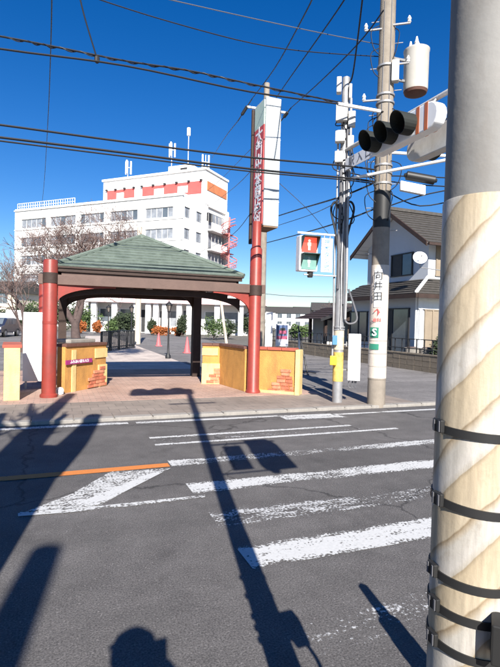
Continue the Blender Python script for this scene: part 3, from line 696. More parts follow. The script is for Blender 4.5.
# pedestrian signal with plate
def ped_signal(base, right, front, z, sign, lit, label, plate_label):
    """hung on two bars from a pole at base; sign = side along right"""
    right, front = V(right).normalized(), V(front).normalized()
    P = lambda a, f, zz: V((base.x, base.y, zz)) + right*a*sign + front*f
    def ob(a0, a1, f0, f1, z0, z1): 
        return MB().obox((base.x,base.y,0), right*sign, front, a0, a1, f0, f1, z0, z1)
    t = thing('pedestrian_signal', label, 'traffic signal', P(.72, 0, z-.36))
    MB().tube([P(0,.02,z+.40), P(.95,.02,z+.40)], .02, 8).build('bracket_bar', M_whitepaint, t, True)
    MB().tube([P(0,.02,z-.40), P(.80,.02,z-.40)], .014, 8).build('bracket_bar', M_greypaint, t, True)
    ob(.55,.93,-.1,.1,z-.34,z+.34).build('housing', M_whitepaint, t, bevel=.02)
    for k, zz in enumerate((z+.165, z-.165)):
        c = ob(.585,.895,.1,.112,zz-.14,zz+.14)
        c.build('lens', lit[k], t)
        # hood: top plate and side cheeks
        ob(.575,.905,.1,.27,zz+.14,zz+.155).build('hood', M_signgreenhood if False else M_hood, t)
        hs_ = MB(); 
        for a0, a1 in ((.575,.585),(.895,.905)):
            o = len(hs_.v)
            q = [P(a0,.1,zz-.10), P(a1,.1,zz-.10), P(a1,.1,zz+.14), P(a0,.1,zz+.14), P(a0,.16,zz-.02), P(a1,.16,zz-.02), P(a1,.27,zz+.14), P(a0,.27,zz+.14)]
            hs_.add(q, [(0,1,2,3),(4,5,6,7),(0,1,5,4),(1,2,6,5),(2,3,7,6),(3,0,4,7)])
        hs_.build('hood_cheek', M_hood, t)
        # walking / standing figure
        fg = MB().lathe(P(.74,.114,zz+.075), [(.001,0),(.026,.001),(.026,.004),(.001,.005)], 12, front)
        for a0, a1, z0_, z1_ in ((.718,.762,-.02,.045),(.706,.717,-.02,.04),(.763,.774,-.02,.04),(.718,.737,-.105,-.02),(.743,.762,-.105,-.02)):
            fg.add([P(a0,.118,zz+z0_),P(a1,.118,zz+z0_),P(a1,.118,zz+z1_),P(a0,.118,zz+z1_)], [(0,1,2,3)])
        fg.build('figure_symbol', M_figure if k == 0 else M_figdim, t)
    MB().lathe(P(.66,0,z-.45), [(.05,0),(.06,.04),(.06,.10)], 12).build('speaker', M_black, t)
    pl = ob(.20,.44,.0,.02,z-.33,z+.33); po = pl.build('plate', M_whitepaint, t)
    for a in (.26,.38): MB().tube([P(a,.01,z+.33),P(a,.02,z+.40)], .008, 6).build('hanger', M_greypaint, t)
    tr_ = front.cross(V((0,0,1)))*-1
    for i, ch in enumerate('押ボタン式'):
        text(ch, .125, P(.32,.022,z+.25-i*.125), V((0,0,1)).cross(front), (0,0,1), M_blue, po, bold=.001)
    return t
M_hood = mat('dark green hood', (.03,.06,.05), .6, .2)
M_figure = mat_emit('lit figure', (1.0,.55,.4), .9); M_figdim = mat('dim figure', (.35,.45,.42), .5)
M_lensred = mat_emit('lit red lens', (.85,.10,.05), .55, (.4,.04,.03)); M_lensgreen = mat('unlit green lens', (.16,.30,.26), .3, .2)
pdir = V((-.08,-1,0)).normalized()
ped_signal(SP, V((1,-.08,0)), pdir, 2.95, -1, (M_lensred, M_lensgreen), 'pedestrian signal showing red beside its lettered white plate on the steel pole', '')

# vehicle signals on the arm over the road
AX = SP.x
arm = thing('signal_gantry', 'steel arm reaching over the road with grey lettered place plate', 'gantry', (SP.x, SP.y, 4.6))
MB().tube([(SP.x,SP.y,5.02),(AX,5.35,5.02)], .038, 10).build('upper_pipe', M_greypaint, arm, True)
MB().tube([(SP.x,SP.y,4.58),(AX,6.9,4.98)], .025, 8).build('strut', M_greypaint, arm, True)
q1 = V((SP.x,SP.y,4.46)); q2 = D(447,160,8.4)
MB().tube([q1, q2], .03, 8).build('lower_pipe', M_whitepaint, arm, True)
pl = MB().box(AX-.05, AX-.03, 7.42, 8.38, 4.60, 4.82).build('place_plate', mat('grey place plate', (.62,.63,.66), .5, .1), arm)
for i, ch in enumerate('駅入口'):
    text(ch, .2, (AX-.052, 8.16-i*.27, 4.71), (0,-1,0), (0,0,1), M_greycable, pl)
def veh_signal(label, x, y0, y1, z, face, m, bands, lens_on):
    """pill-shaped three-lens head lying along Y, lenses towards face*X"""
    t = thing('vehicle_signal', label, 'traffic signal', (x, (y0+y1)/2, z-.2))
    r = .20; prof = [(r, y0+r), (r, y1-r)]; pts = []
    n = 8
    outline = []
    for i in range(n+1): a = math.pi/2 + math.pi*i/n; outline.append((y0+r+r*math.cos(a), z+r*math.sin(a)))
    for i in range(n+1): a = -math.pi/2 + math.pi*i/n; outline.append((y1-r+r*math.cos(a), z+r*math.sin(a)))
    MB().prism([(x-.09, yy, zz) for yy, zz in outline], (.18,0,0)).build('housing', m, t, bevel=.02)
    L = y1-y0
    for k in range(3):
        cy = lens_on[k]; c = V((x+face*.09, cy, z))
        MB().lathe(c, [(.145,0),(.145,.015),(.12,.03),(.02,.045)], 20, (face,0,0)).build('lens', (M_lensoff_g, M_lensoff_y, M_lensoff_r)[k], t, True)
        # visor: open cut-away tube
        b = MB(); N_ = 22; o = 0
        for i in range(N_+1):
            a = math.pi*2*i/N_; ln = .32*(.55+.45*(.5+.5*math.sin(a)))
            for rr in (.160,.152):
                b.v.append(c + V((0, math.cos(a)*rr, math.sin(a)*rr))); b.v.append(c + V((face*ln, math.cos(a)*rr, math.sin(a)*rr)))
        for i in range(N_):
            p, q = i*4, (i+1)*4
            b.f += [(p,q,q+1,p+1), (p+2,p+3,q+3,q+2), (p+1,q+1,q+3,p+3)]
        b.build('visor', M_visor, t)
    for yy in bands:
        MB().prism([(x-.094, yy, z-r*.98), (x-.094, yy+.07, z-r*.98), (x-.094, yy+.07, z+r*1.02), (x-.094, yy, z+r*1.02)], (.19,0,0)).build('orange_band', M_orangeband, t)
    for yy in (y0+.3, y1-.3): MB().tube([(x,yy,z+r*.8),(AX,yy,5.02)], .02, 6).build('hanger', M_steel, t)
    return t
M_lensoff_g = mat('unlit green signal lens', (.02,.10,.08), .25); M_lensoff_y = mat('unlit amber lens', (.12,.07,.01), .25); M_lensoff_r = mat('unlit red signal lens', (.10,.015,.012), .25)
M_visor = mat('black visor', (.015,.018,.016), .7)
veh_signal('vehicle signal with three dark visors and orange bands over the road', AX-.16, 5.66, 7.32, 4.68, -1, M_whitepaint, (5.86,6.04), (7.08,6.66,6.24))
veh_signal('grey-backed vehicle signal turned away, lower end of the road arm', AX+.16, 5.25, 6.72, 4.46, 1, M_greypaint, (), (5.5,5.98,6.46))

# wires, closures
WG = 'overhead wires'
def wire(label, pts, r, m=M_cable, n=6, name='overhead_wire', group=None):
    o = MB().tube(spline(pts, 5) if len(pts) > 2 else sag(*pts, .15), r, 5).build(name, m, None, True); return tag(o, label, 'wire', group)
Yw = UP.y
def road_wire(px, Y): return [YP(x, y, Y) for x, y in px]
wire('thick twisted cable bundle strung along the road to the concrete pole', [YP(-160,8,Yw)] + road_wire([(0,36.5),(60,48),(125,61),(190,71),(250,84),(330,100.5),(383,111)], Yw) + [YP(520,127,Yw)], .015, M_cable)
for k in range(1):
    ps = spline([YP(-160,8,Yw)] + road_wire([(0,36.5),(60,48),(125,61),(190,71),(250,84),(330,100.5),(383,111)], Yw), 22)
    ps = [p + V((0, .017*math.cos(i*.9+k*3.14), .017*math.sin(i*.9+k*3.14)-.008)) for i, p in enumerate(ps)]
    tag(MB().tube(ps, .010, 4).build('overhead_wire', M_cable), 'thin strand spiralling round the thick twisted cable bundle', 'wire')
wire('black service cable just beneath the twisted bundle', [YP(-160,22,Yw-.1)] + road_wire([(0,49),(125,66),(250,92),(345,105),(383,112)], Yw-.1) + [YP(520,130,Yw-.1)], .016)
sl_ = road_wire([(338,104),(380,111.5)], Yw-.1); tag(MB().tube(sl_, .034, 8).build('wire_sleeve', M_whitepaint, None, True), 'white insulating sleeve on the cable near the concrete pole', 'wire sleeve')
wire('upper telephone cable crossing low in front of the white hospital block', [YP(-160,104,Yw)] + road_wire([(0,125),(125,142),(250,157.5),(345,166)], Yw) + [YP(382,171,Yw)], .017)
wire('lower doubled telephone cable, messenger strand', [YP(-160,118,Yw)] + road_wire([(0,137.5),(125,153),(250,169),(345,178)], Yw) + [YP(382,183,Yw)], .019)
wire('lower doubled telephone cable, hanging strand', [YP(-160,121,Yw)] + road_wire([(0,141),(125,156.5),(250,171.5),(345,180)], Yw) + [YP(382,185,Yw)], .013)
wire('thin bare wire crossing the sky to the top of the concrete pole', road_wire([(40,-22),(100,0),(170,22),(250,43),(310,52),(384,57)], Yw+.3), .010)
wire('highest faint wire across the sky above the sign tower', road_wire([(90,-18),(170,0),(250,18),(320,33),(386,46)], Yw+.5), .009, M_greycable)
wire('tap wire dropping from overhead to the twisted cable bundle', [D(76,-20,7.2), D(84,15,7.4), YP(97,58.5,Yw)], .012)
tag(MB().lathe(YP(97,60,Yw)-V((0,0,.05)), [(.02,0),(.04,.02),(.04,.09),(.02,.11)], 8).build('wire_clamp', M_black), 'small clamp where the tap wire meets the cable bundle', 'clamp')
wire('near vertical wire running away over the cherry tree', [D(52,-30,8), D(51,40,11), D(48,120,18), D(44,185,32), D(41,212,45)], .013)
FP = V((6.95, 16.5, .04))   # far pole behind the sign
fp = thing('utility_pole', 'slender utility pole with crossarm and dark insulators behind the tall sign', 'utility pole', FP)
FH = D(262,86,17.8).z
MB().lathe(FP, [(.16,-.05),(.10,FH)], 16).build('shaft', M_conc, fp, True)
f1, f2 = D(247,107,17.7), D(286,113,17.9)
MB().tube([f1, f2], .045, 6).build('crossarm', M_trim, fp)
for (a, b) in (((252,99),(238,121)), ((291,108),(281,121))):
    A, B = D(a[0],a[1],17.6), D(b[0],b[1],17.9); MB().tube([A, A.lerp(B,.3), A.lerp(B,.35), A.lerp(B,.7), A.lerp(B,.75), B], [.02,.02,.06,.06,.02,.02], 8).build('insulator', M_black, fp)
for lab, pts in (('left diagonal wire rising from the crossarm over the sign', [D(252,99,17.6), D(275,68,13), D(305,14,9), D(316,-10,8)]),
                 ('middle diagonal wire rising from the crossarm over the sign', [D(268,110,17.8), D(290,78,13.5), D(331,20,9.5), D(352,-12,8.4)]),
                 ('right diagonal wire rising from the crossarm over the sign', [D(291,108,17.6), D(320,82,13), D(358,44,10), D(384,10,8.6)])):
    wire(lab, pts, .014)
for lab, pts in (('wire running back from the crossarm to the upper left', [D(238,121,17.9), D(224,139,26), D(212,158,45)]),
                 ('wire running back behind the sign past the white block roof', [D(281,121,17.9), D(250,150,28), D(218,182,52), D(200,196,70)]),
                 ('lower wire running back to the white block roof corner', [FP+V((0,0,7.6)), D(236,186,30), D(214,203,60)]),
                 ('long wire falling from the sign pole towards the pavilion roof', [FP+V((0,0,6.6)), D(250,214,22), D(228,238,30), D(200,252,45)])):
    wire(lab, pts, .016)
top_s = V((SP.x,SP.y,6.3))
wire('wire climbing from the steel pole top out of the picture', [top_s, D(352,78,9.6), D(357,45,9), D(363,-5,8.2)], .016)
wire('black cable from beside the sign to the steel pole and on to the right', [D(278,216,17), D(300,209,14), D(340,197,10), D(372,184,9.9)], .018)
wire('black cable sagging past the steel pole to the concrete pole', [D(266,243,19), D(300,234,15), D(340,222,10.3), D(382,206,9.8)], .016)
wire('faint span wire falling behind the pedestrian signal', [D(278,182,18), D(310,212,20), D(330,236,24)], .012, M_greycable)
wire('faint wire from behind the sign sloping up to the steel pole', [D(270,228,18), D(310,215,15), D(342,200,10.2)], .010, M_greycable)
wire('low distant wire behind the red post', [D(240,291,40), D(290,296,40), D(340,297,40)], .03, M_greycable)
for i, (a, b, c) in enumerate((((345,180,10),(382,176,9.8),(450,178,9.6)), ((345,172,10),(400,183,9.7),(470,188,9.5)), ((384,208,9.8),(420,196,9.6),(470,186,9.5)), ((384,190,9.8),(420,206,9.9),(470,196,9.9)))):
    wire(('cable through the black splice closure', 'cable holding the small white box', 'cable drooping right from the concrete pole', 'loose loop of cable right of the concrete pole')[i], [D(*a), D(*b), D(*c)], .013)
a, b = D(404,175,9.6), D(437,181,9.55)
cl = tag(MB().tube([a, a.lerp(b,.06), a.lerp(b,.08), a.lerp(b,.92), a.lerp(b,.94), b], [.03,.05,.085,.085,.05,.03], 12).build('splice_closure', M_black, None, True), 'black cylindrical splice closure hanging on the cables', 'cable closure')
a, b = D(400,186,9.6), D(425,191,9.55); e = (b-a); 
tag(MB().obox((a.x,a.y,a.z), e, V((-e.y,e.x,0)).normalized(), 0, 1, -.06, .06, -.09, .09).build('terminal_box', M_whitepaint, None, bevel=.015), 'small white terminal box hanging below the splice closure', 'terminal box')

# white cabinet beside steel pole
cb = SP + srv*.30
c = thing('control_cabinet', 'white control cabinet with loose cables beside the steel pole', 'cabinet', (cb.x,cb.y,.48))
MB().obox((cb.x,cb.y,0), srv, -sdv, -.11, .13, -.08, .09, .50, 1.42).build('case', M_whitepaint, c, bevel=.012)
MB().obox((cb.x,cb.y,0), srv, -sdv, -.09, .11, .09, .098, .53, 1.39).build('door', M_whitepaint, c)
for z in (.7, 1.2): MB().tube([(SP.x,SP.y,z), (cb.x,cb.y,z)], .018, 6).build('bracket', M_steel, c)
for k in range(3): MB().tube(spline([cb+srv*(-.06+.06*k)+V((0,0,.46)), cb+srv*(-.1+.07*k)+V((0,0,.34)), cb+srv*(-.02+.04*k)+V((0,0,.30)), cb+srv*(.0+.03*k)+V((0,0,.45))], 5), .008, 5).build('cable_loop', M_greycable, c)

# ------------------------------------------------------------------ near signal pole (right edge)
NP = V((0.752, 0.712, 0.09))
n_ = thing('signal_pole', 'near pole wrapped in cream and white spiral sheet with black straps', 'signal pole', NP)
MB().lathe(NP, [(.082,-.05),(.0735,1.2),(.064,6.6)], 48).build('shaft', mat('weathered grey pole', (.20,.195,.185), .7, .12, 8, .05, 60, dirt=(.16,.14,.12), dscale=9), n_, True)
MB().lathe(NP, [(.078,.25),(.0765,1.0),(.0748,1.745),(.0735,1.748)], 64).build('spiral_sheet', M_wrap, n_, True)
ndv = V((NP.x,NP.y,0)).normalized(); nrv = V((ndv.y,-ndv.x,0))
for i, (z, ax) in enumerate(((1.408,.05),(1.272,.09),(1.135,.06),(1.075,.05),(1.008,.07))):
    axis = V((0,0,1)) - nrv*ax*-1.0
    axis = (V((0,0,1)) + nrv*ax).normalized()
    rr = .0772
    ring((NP.x,NP.y,z), axis, rr-.004, rr+.0028, .0145, 48).build('strap', M_black, n_, True)
    ang = -.92 + .07*math.sin(i*2.3)
    bc = V((NP.x,NP.y,z)) - ndv*math.cos(ang)*(rr+.004) + nrv*math.sin(ang)*(rr+.004)
    out = (bc - V((NP.x,NP.y,bc.z))).normalized(); sd = out.cross(V((0,0,1)))
    bk = MB().obox((bc.x,bc.y,0), sd, out, -.013, .013, -.004, .005, z-.004, z+.020); bk.build('buckle', M_black, n_, bevel=.002)
    for dx in (-.008, .008): MB().obox((bc.x,bc.y,0), sd, out, dx-.002, dx+.002, .005, .007, z-.002, z+.018).build('buckle_ridge', M_greycable, n_)
pb = thing('push_button_unit', 'black push button bracket strapped to the near pole', 'push button', (NP.x+.1, NP.y, 1.02))
bc = V((NP.x,NP.y,0)) - ndv*.062 + nrv*.045
MB().obox(bc, nrv, -ndv, -.012, .006, 0, .05, 1.03, 1.10).build('clip', M_black, pb, bevel=.003)
MB().box(NP.x+.085, NP.x+.165, NP.y-.05, NP.y+.05, .97, 1.12).build('box', M_yellowplastic, pb, bevel=.01)
MB().tube(spline([(NP.x+.15,NP.y,.96),(NP.x+.17,NP.y,.85),(NP.x+.14,NP.y,.72),(NP.x+.08,NP.y,.66)], 5), .01, 6).build('cable', M_cable, pb, True)
ped_signal(NP, V((1,0,0)), V((0,1,0)), 3.15, 1, (M_lensred, M_lensgreen), 'pedestrian signal on the near pole facing the far pavement', '')
ns = thing('vehicle_signal', 'horizontal vehicle signal on top of the near pole', 'traffic signal', (NP.x-.5, NP.y, 6.3))
MB().box(NP.x-1.25, NP.x+.1, NP.y-.12, NP.y+.1, 6.35, 6.78).build('housing', M_greypaint, ns, bevel=.05)
for k in range(3): MB().lathe((NP.x-1.0+.42*k, NP.y+.1, 6.56), [(.15,0),(.16,.05),(.165,.3)], 18, (0,1,0)).build('visor', M_visor, ns)
MB().tube([(NP.x-.45,NP.y,5.55),(NP.x+.45,NP.y,5.55)], .03, 8).build('crossbar', M_steel, ns)
# short kerbside posts right of the frame
def bollard(label, x, y, h):
    t = thing('bollard', label, 'bollard', (x,y,.09))
    MB().lathe((x,y,.09), [(.075,0),(.07,.05),(.06,.06),(.06,h*.72),(.035,h*.76),(.03,h),(.01,h+.02)], 16).build('body', M_greypaint, t, True)
    MB().lathe((x,y,.09), [(.063,h*.5),(.063,h*.6)], 16).build('reflector', M_orangeband, t, True)
bollard('grey bollard with orange reflector on the near kerb', 1.50, 1.14 if False else 1.13, .83)
bollard('taller grey bollard further along the near kerb', 2.86, .70, 1.85)

# ------------------------------------------------------------------ street trees behind the camera (their shade falls on the road)
def pruned(label, base, segs):
    t = thing('street_tree', label, 'tree', base); b = MB()
    for pts, rs in segs: b.tube(spline([V(base)+V(p) for p in pts], 4), [rs[0]+(rs[1]-rs[0])*i/(4*(len(pts)-1)) for i in range(4*(len(pts)-1)+1)], 10)
    b.build('trunk', M_bark, t, True); return t
tb = (-1.25, 0.72, .09)
pt = pruned('pruned street tree with stubby limbs on the near pavement', tb, [
    ([(0,0,-.1),(0,0,.9),(.0,.03,2.0),(.0,.05,3.2),(.0,.05,3.6)], (.50,.34)),
    ([(-.2,.05,3.0),(-.32,.05,3.9),(-.40,.05,5.0),(-.42,.05,6.5)], (.24,.11)),
    ([(.2,.05,3.0),(.30,.05,3.8),(.32,.02,4.4),(.34,0,4.95)], (.22,.12)),
    ([(-.3,.05,2.4),(-.6,.1,3.2),(-.85,.1,4.2),(-1.1,.1,5.2)], (.20,.07)), ([(-.38,.1,4.6),(-.7,.1,5.2),(-.9,.1,5.8)], (.08,.04)), ([(-.1,.1,3.4),(-.15,.1,4.4),(-.1,.1,5.0)], (.10,.05))])
tw = MB(); rnd = random.Random(11)
for i in range(26):
    a = V(tb) + V((rnd.uniform(-.9,-.1), rnd.uniform(-.2,.3), rnd.uniform(2.8,5.2))); b = a + V((rnd.uniform(-.6,.2), rnd.uniform(-.4,.4), rnd.uniform(.2,.8)))
    tw.tube([a, a.lerp(b,.5)+V((0,0,.05)), b], [.03,.02,.01], 5)
tw.build('branches', M_twig, pt)
pruned('slim bare street tree standing well behind the pruned one', (-1.62,-4.2,.09), [([(0,0,-.1),(0,0,2),(.03,0,3.6),(.0,0,5.1)], (.24,.11)), ([(.02,0,3.0),(-.3,0,3.9),(-.5,0,4.8)], (.06,.03)), ([(0,0,2.4),(.18,0,3.4)], (.05,.02))])
# photographer
ph = thing('person', 'person in dark coat and peaked cap holding a phone up at the kerb', 'person', (-.16,-.28,.09))
me = bpy.data.meshes.new('body')
vs = {'pel':(-.16,-.30,.98,.15),'wst':(-.16,-.30,1.15,.145),'chs':(-.16,-.30,1.36,.155),'nck':(-.16,-.29,1.51,.06),'hd':(-.155,-.26,1.60,.085),'hd2':(-.155,-.25,1.72,.095),
      'hpl':(-.25,-.30,.93,.10),'knl':(-.26,-.26,.52,.075),'anl':(-.26,-.30,.13,.05),'tol':(-.28,-.12,.12,.04),
      'hpr':(-.07,-.30,.93,.10),'knr':(-.06,-.26,.52,.075),'anr':(-.05,-.30,.13,.05),'tor':(-.03,-.12,.12,.04),
      'shl':(-.35,-.29,1.43,.07),'ell':(-.33,-.14,1.20,.055),'wrl':(-.12,-.08,1.44,.036),'hal':(-.05,-.06,1.50,.032),
      'shr':(.03,-.29,1.43,.07),'elr':(.14,-.16,1.20,.055),'wrr':(.10,-.09,1.44,.036),'har':(.06,-.065,1.50,.032)}
ed = [('pel','wst'),('wst','chs'),('chs','nck'),('nck','hd'),('hd','hd2'),('pel','hpl'),('hpl','knl'),('knl','anl'),('anl','tol'),('pel','hpr'),('hpr','knr'),('knr','anr'),('anr','tor'),
      ('chs','shl'),('shl','ell'),('ell','wrl'),('wrl','hal'),('chs','shr'),('shr','elr'),('elr','wrr'),('wrr','har')]
for hnd, sx in (('hal',1),('har',-1)):
    bx, by, bz, _ = vs[hnd]
    for k in range(4):
        vs[f'{hnd}f{k}'] = (bx+sx*.025, by+.02, bz+.045-.018*k, .009); vs[f'{hnd}g{k}'] = (bx+sx*.045, by+.035-.004*k, bz+.05-.018*k, .008)
        ed += [(hnd, f'{hnd}f{k}'), (f'{hnd}f{k}', f'{hnd}g{k}')]
    vs[f'{hnd}t'] = (bx+sx*.03, by-.01, bz+.05, .010); ed.append((hnd, f'{hnd}t'))
keys = list(vs); px, py, pz = ph.location
me.from_pydata([(vs[k][0]-px, vs[k][1]-py, vs[k][2]-pz) for k in keys], [(keys.index(a), keys.index(b)) for a, b in ed], [])
body = bpy.data.objects.new('body', me); COL.objects.link(body); body.parent = ph
sk = body.modifiers.new('skin', 'SKIN')
for i, k in enumerate(keys): me.skin_vertices[0].data[i].radius = (vs[k][3], vs[k][3])
me.skin_vertices[0].data[0].use_root = True
body.modifiers.new('sub', 'SUBSURF').levels = 1; body.modifiers['sub'].render_levels = 1
me.materials.append(M_coat)
MB().lathe((-.155,-.25,1.70), [(.108,0),(.112,.04),(.10,.10),(.06,.135),(.01,.145)], 18).build('cap', M_capcloth, ph, True)
MB().obox((-.155,-.16,0), (.8,.6,0), (-.6,.8,0), -.07, .09, -.08, .08, 1.705, 1.72).build('cap_peak', M_capcloth, ph)
tag(MB().box(-.045,.05,-.045,-.035,1.48,1.64).build('phone', M_black, None, bevel=.004), 'black phone held up by the photographer at the kerb', 'phone')

# ------------------------------------------------------------------ white multi-storey block
az = R(-43.8); EU = V((math.sin(az), math.cos(az), 0)); EV = V((-EU.y*-1, 0, 0)); EV = V((math.cos(az), -math.sin(az), 0))
CA = D(183, 190, 78); CA = V((CA.x, CA.y, 0))
def on_front(x, v=0.0):    # distance along the front facade (set back v) seen at pixel column x near y=210
    d = ray(x, 215); o = CA + EV*v
    # solve o + EU*u = k*d (horizontal)
    det = EU.x*(-d.y) + d.x*EU.y
    return ((-o.x)*(-d.y) + d.x*(-o.y))/det if False else (d.x*o.y - d.y*o.x)/(EU.x*d.y - EU.y*d.x)
def on_side(x, u=0.0):
    d = ray(x, 215); o = CA + EU*u
    return (d.x*o.y - d.y*o.x)/(EV.x*d.y - EV.y*d.x)
def z_at(x, y, p):  # height of pixel row y above ground point p
    d = ray(x, y); k = math.hypot(p.x, p.y)/math.hypot(d.x, d.y); return EYE + d.z*k
LF = on_front(15); WS = on_side(227); V1 = on_side(205)
ZP = z_at(183, 192.5, CA)      # main parapet
PC = CA + EV*V1; ZT = z_at(205, 169.5, PC)
LP_ = on_front(103, V1)
wbd = thing('hospital_building', 'long white multi-storey block with red-banded top floor and roof antennas', 'building', CA)
IN = .35
MB().obox(CA, EU, EV, IN, LF-IN, IN, WS, -.05, ZP-1.2).build('core', M_curtain, wbd)
FPITCH = 3.4; rows = [z_at(170, 211.5, CA+EU*2) - FPITCH*i for i in range(6)]
WH = .85
bays = [(145,173),(110,137.5),(80,104),(50,75.5),(21,46)]
ub = [(on_front(b), on_front(a)) for a, b in bays]
# spandrels (full bands between window rows) and piers
zs = []
top = ZP
for r_ in rows + [None]:
    if r_ is None: zs.append((0, top))
    else: zs.append((r_+WH, top)); top = r_-WH
for z0, z1 in zs:
    MB().obox(CA, EU, EV, 0, LF, 0, IN+.02, z0, z1).build('spandrel', M_whitewall, wbd)
    MB().obox(CA, EU, EV, LF-IN-.02, LF, IN+.02, WS, z0, z1).build('end_wall', M_whitewall, wbd)
for r_ in rows[:6]:
    us = [0]+[q for b in ub for q in b]+[LF]
    for i in range(0, len(us), 2):
        MB().obox(CA, EU, EV, us[i], us[i+1], 0, IN+.02, r_-WH, r_+WH).build('pier', M_whitewall, wbd)
    for a, b in ub:
        wn = MB().obox(CA, EU, EV, a, b, .2, .25, r_-WH, r_-WH+.08)
        wn.obox(CA, EU, EV, a, b, .2, .25, r_+WH-.08, r_+WH)
        nm = 5
        for k in range(nm+1): u_ = a+(b-a)*k/nm; wn.obox(CA, EU, EV, u_-.04, u_+.04, .2, .25, r_-WH+.08, r_+WH-.08)
        wo = wn.build('window', M_trim, wbd)
        for k in range(nm):
            MB().obox(CA, EU, EV, a+(b-a)*k/nm+.04, a+(b-a)*(k+1)/nm-.04, .21, .235, r_-WH+.08, r_+WH-.08).build('pane', random.choice((M_curtain, M_curtain, M_glass)), wo)
    MB().obox(CA, EU, EV, -.12, LF+.05, -.12, 0, r_-WH-.35, r_-WH-.2).build('floor_ledge', M_trim, wbd)
MB().obox(CA, EU, EV, -.2, LF+.1, -.2, .1, ZP-.45, ZP-.25).build('cornice', M_trim, wbd)
MB().obox(CA, EU, EV, .3, LF-.3, .3, WS, ZP-1.25, ZP-.3).build('roof_slab', M_trim, wbd)
# side facade: solid corner part with windows, then balconies
VB = on_side(207.5)
sw = [(on_side(184.6), on_side(190.2)), (on_side(196.5), on_side(202))]
for z0, z1 in zs: MB().obox(CA, EV, EU, IN+.02, VB, 0, IN+.02, z0, z1).build('side_spandrel', M_whitewall, wbd)
for i, r_ in enumerate(rows):
    vv = [IN+.02, sw[0][0], sw[0][1], sw[1][0], sw[1][1], VB]
    for k in (0, 2, 4): MB().obox(CA, EV, EU, vv[k], vv[k+1], 0, IN+.02, r_-WH, r_+WH).build('side_pier', M_whitewall, wbd)
    for a, b in sw:
        wn = MB().obox(CA, EV, EU, a, b, .15, .22, r_-WH, r_-WH+.1).obox(CA, EV, EU, a, b, .15, .22, r_+WH-.1, r_+WH)
        for k in range(3): q = a+(b-a)*k/2; wn.obox(CA, EV, EU, q-.06, q+.06, .15, .22, r_-WH+.1, r_+WH-.1)
        wo = wn.build('window', M_greycable, wbd)
        for k in range(2): MB().obox(CA, EV, EU, a+(b-a)*k/2+.06, a+(b-a)*(k+1)/2-.06, .17, .20, r_-WH+.1, r_+WH-.1).build('pane', M_curtain, wo)
    # balcony bay
    MB().obox(CA, EV, EU, VB, WS-.4, .9, 1.0, r_-1.4, r_+1.3).build('balcony_glazing', M_glass, wbd)
    MB().obox(CA, EV, EU, VB, WS-.4, -.9, .95, r_-1.7, r_-1.5).build('balcony_slab', M_trim, wbd)
    MB().obox(CA, EV, EU, VB+.1, WS-.5, -.9, -.78, r_-1.5, r_-.35).build('balcony_parapet', M_whitewall, wbd)
    for k in range(6):
        q = VB+.2+(WS-.9-VB)*k/5; MB().obox(CA, EV, EU, q-.04, q+.04, -.1, -.02, r_-1.5, r_+1.3).build('balcony_post', M_greypaint, wbd)
MB().obox(CA, EV, EU, VB, VB+.25, .0, .9, 0, ZP).build('balcony_wing', M_whitewall, wbd)
MB().obox(CA, EV, EU, WS-.4, WS, -.4, .9, 0, ZP).build('balcony_wing', M_whitewall, wbd)
# top floor set back
MB().obox(CA, EU, EV, 0.0, LP_, V1, WS, ZP-.4, ZT).build('top_floor', M_whitewall, wbd)
MB().obox(CA, EU, EV, -.2, LP_+.2, V1-.25, WS+.1, ZT-.02, ZT+.35).build('roof_edge', M_whitewall, wbd)
zb0, zb1 = z_at(190,194.0,CA+EV*V1+EU*2.5), z_at(190,181.5,CA+EV*V1+EU*2.5)
zb0 = max(zb0, ZP+.1)
for a, b in ((on_front(201,V1), on_front(142,V1)), (on_front(134,V1), on_front(107,V1))):
    rb = MB().obox(CA, EU, EV, a, b, V1-.08, V1-.002, zb0, zb1).build('red_band', M_redpanel, wbd)
    n = max(3, int((b-a)/2.4))
    for k in range(n):
        if k % 2 == 0: continue
        q0 = a+(b-a)*k/n+.25; q1 = a+(b-a)*(k+1)/n-.2
        MB().obox(CA, EU, EV, q0, q1, V1-.14, V1-.082, zb0+.35, zb1-.6).build('white_infill', M_whitewall, rb)
    for k in range(n+1):
        q = a+(b-a)*k/n; MB().obox(CA, EU, EV, q-.2, q+.2, V1-.4, V1-.1, zb1-.05, zb1+.2).build('band_lamp', M_dark, rb)
MB().obox(CA, EV, EU, V1+.5, WS-.5, -.10, -.002, z_at(208,190.5,CA+EV*VB), z_at(208,181.5,CA+EV*VB)).build('orange_band', M_orangepanel, wbd)
MB().obox(CA, EV, EU, V1+.6, V1+2.6, -.06, -.002, ZP-2.9, ZP-1.5).build('dark_opening', M_dark, wbd)
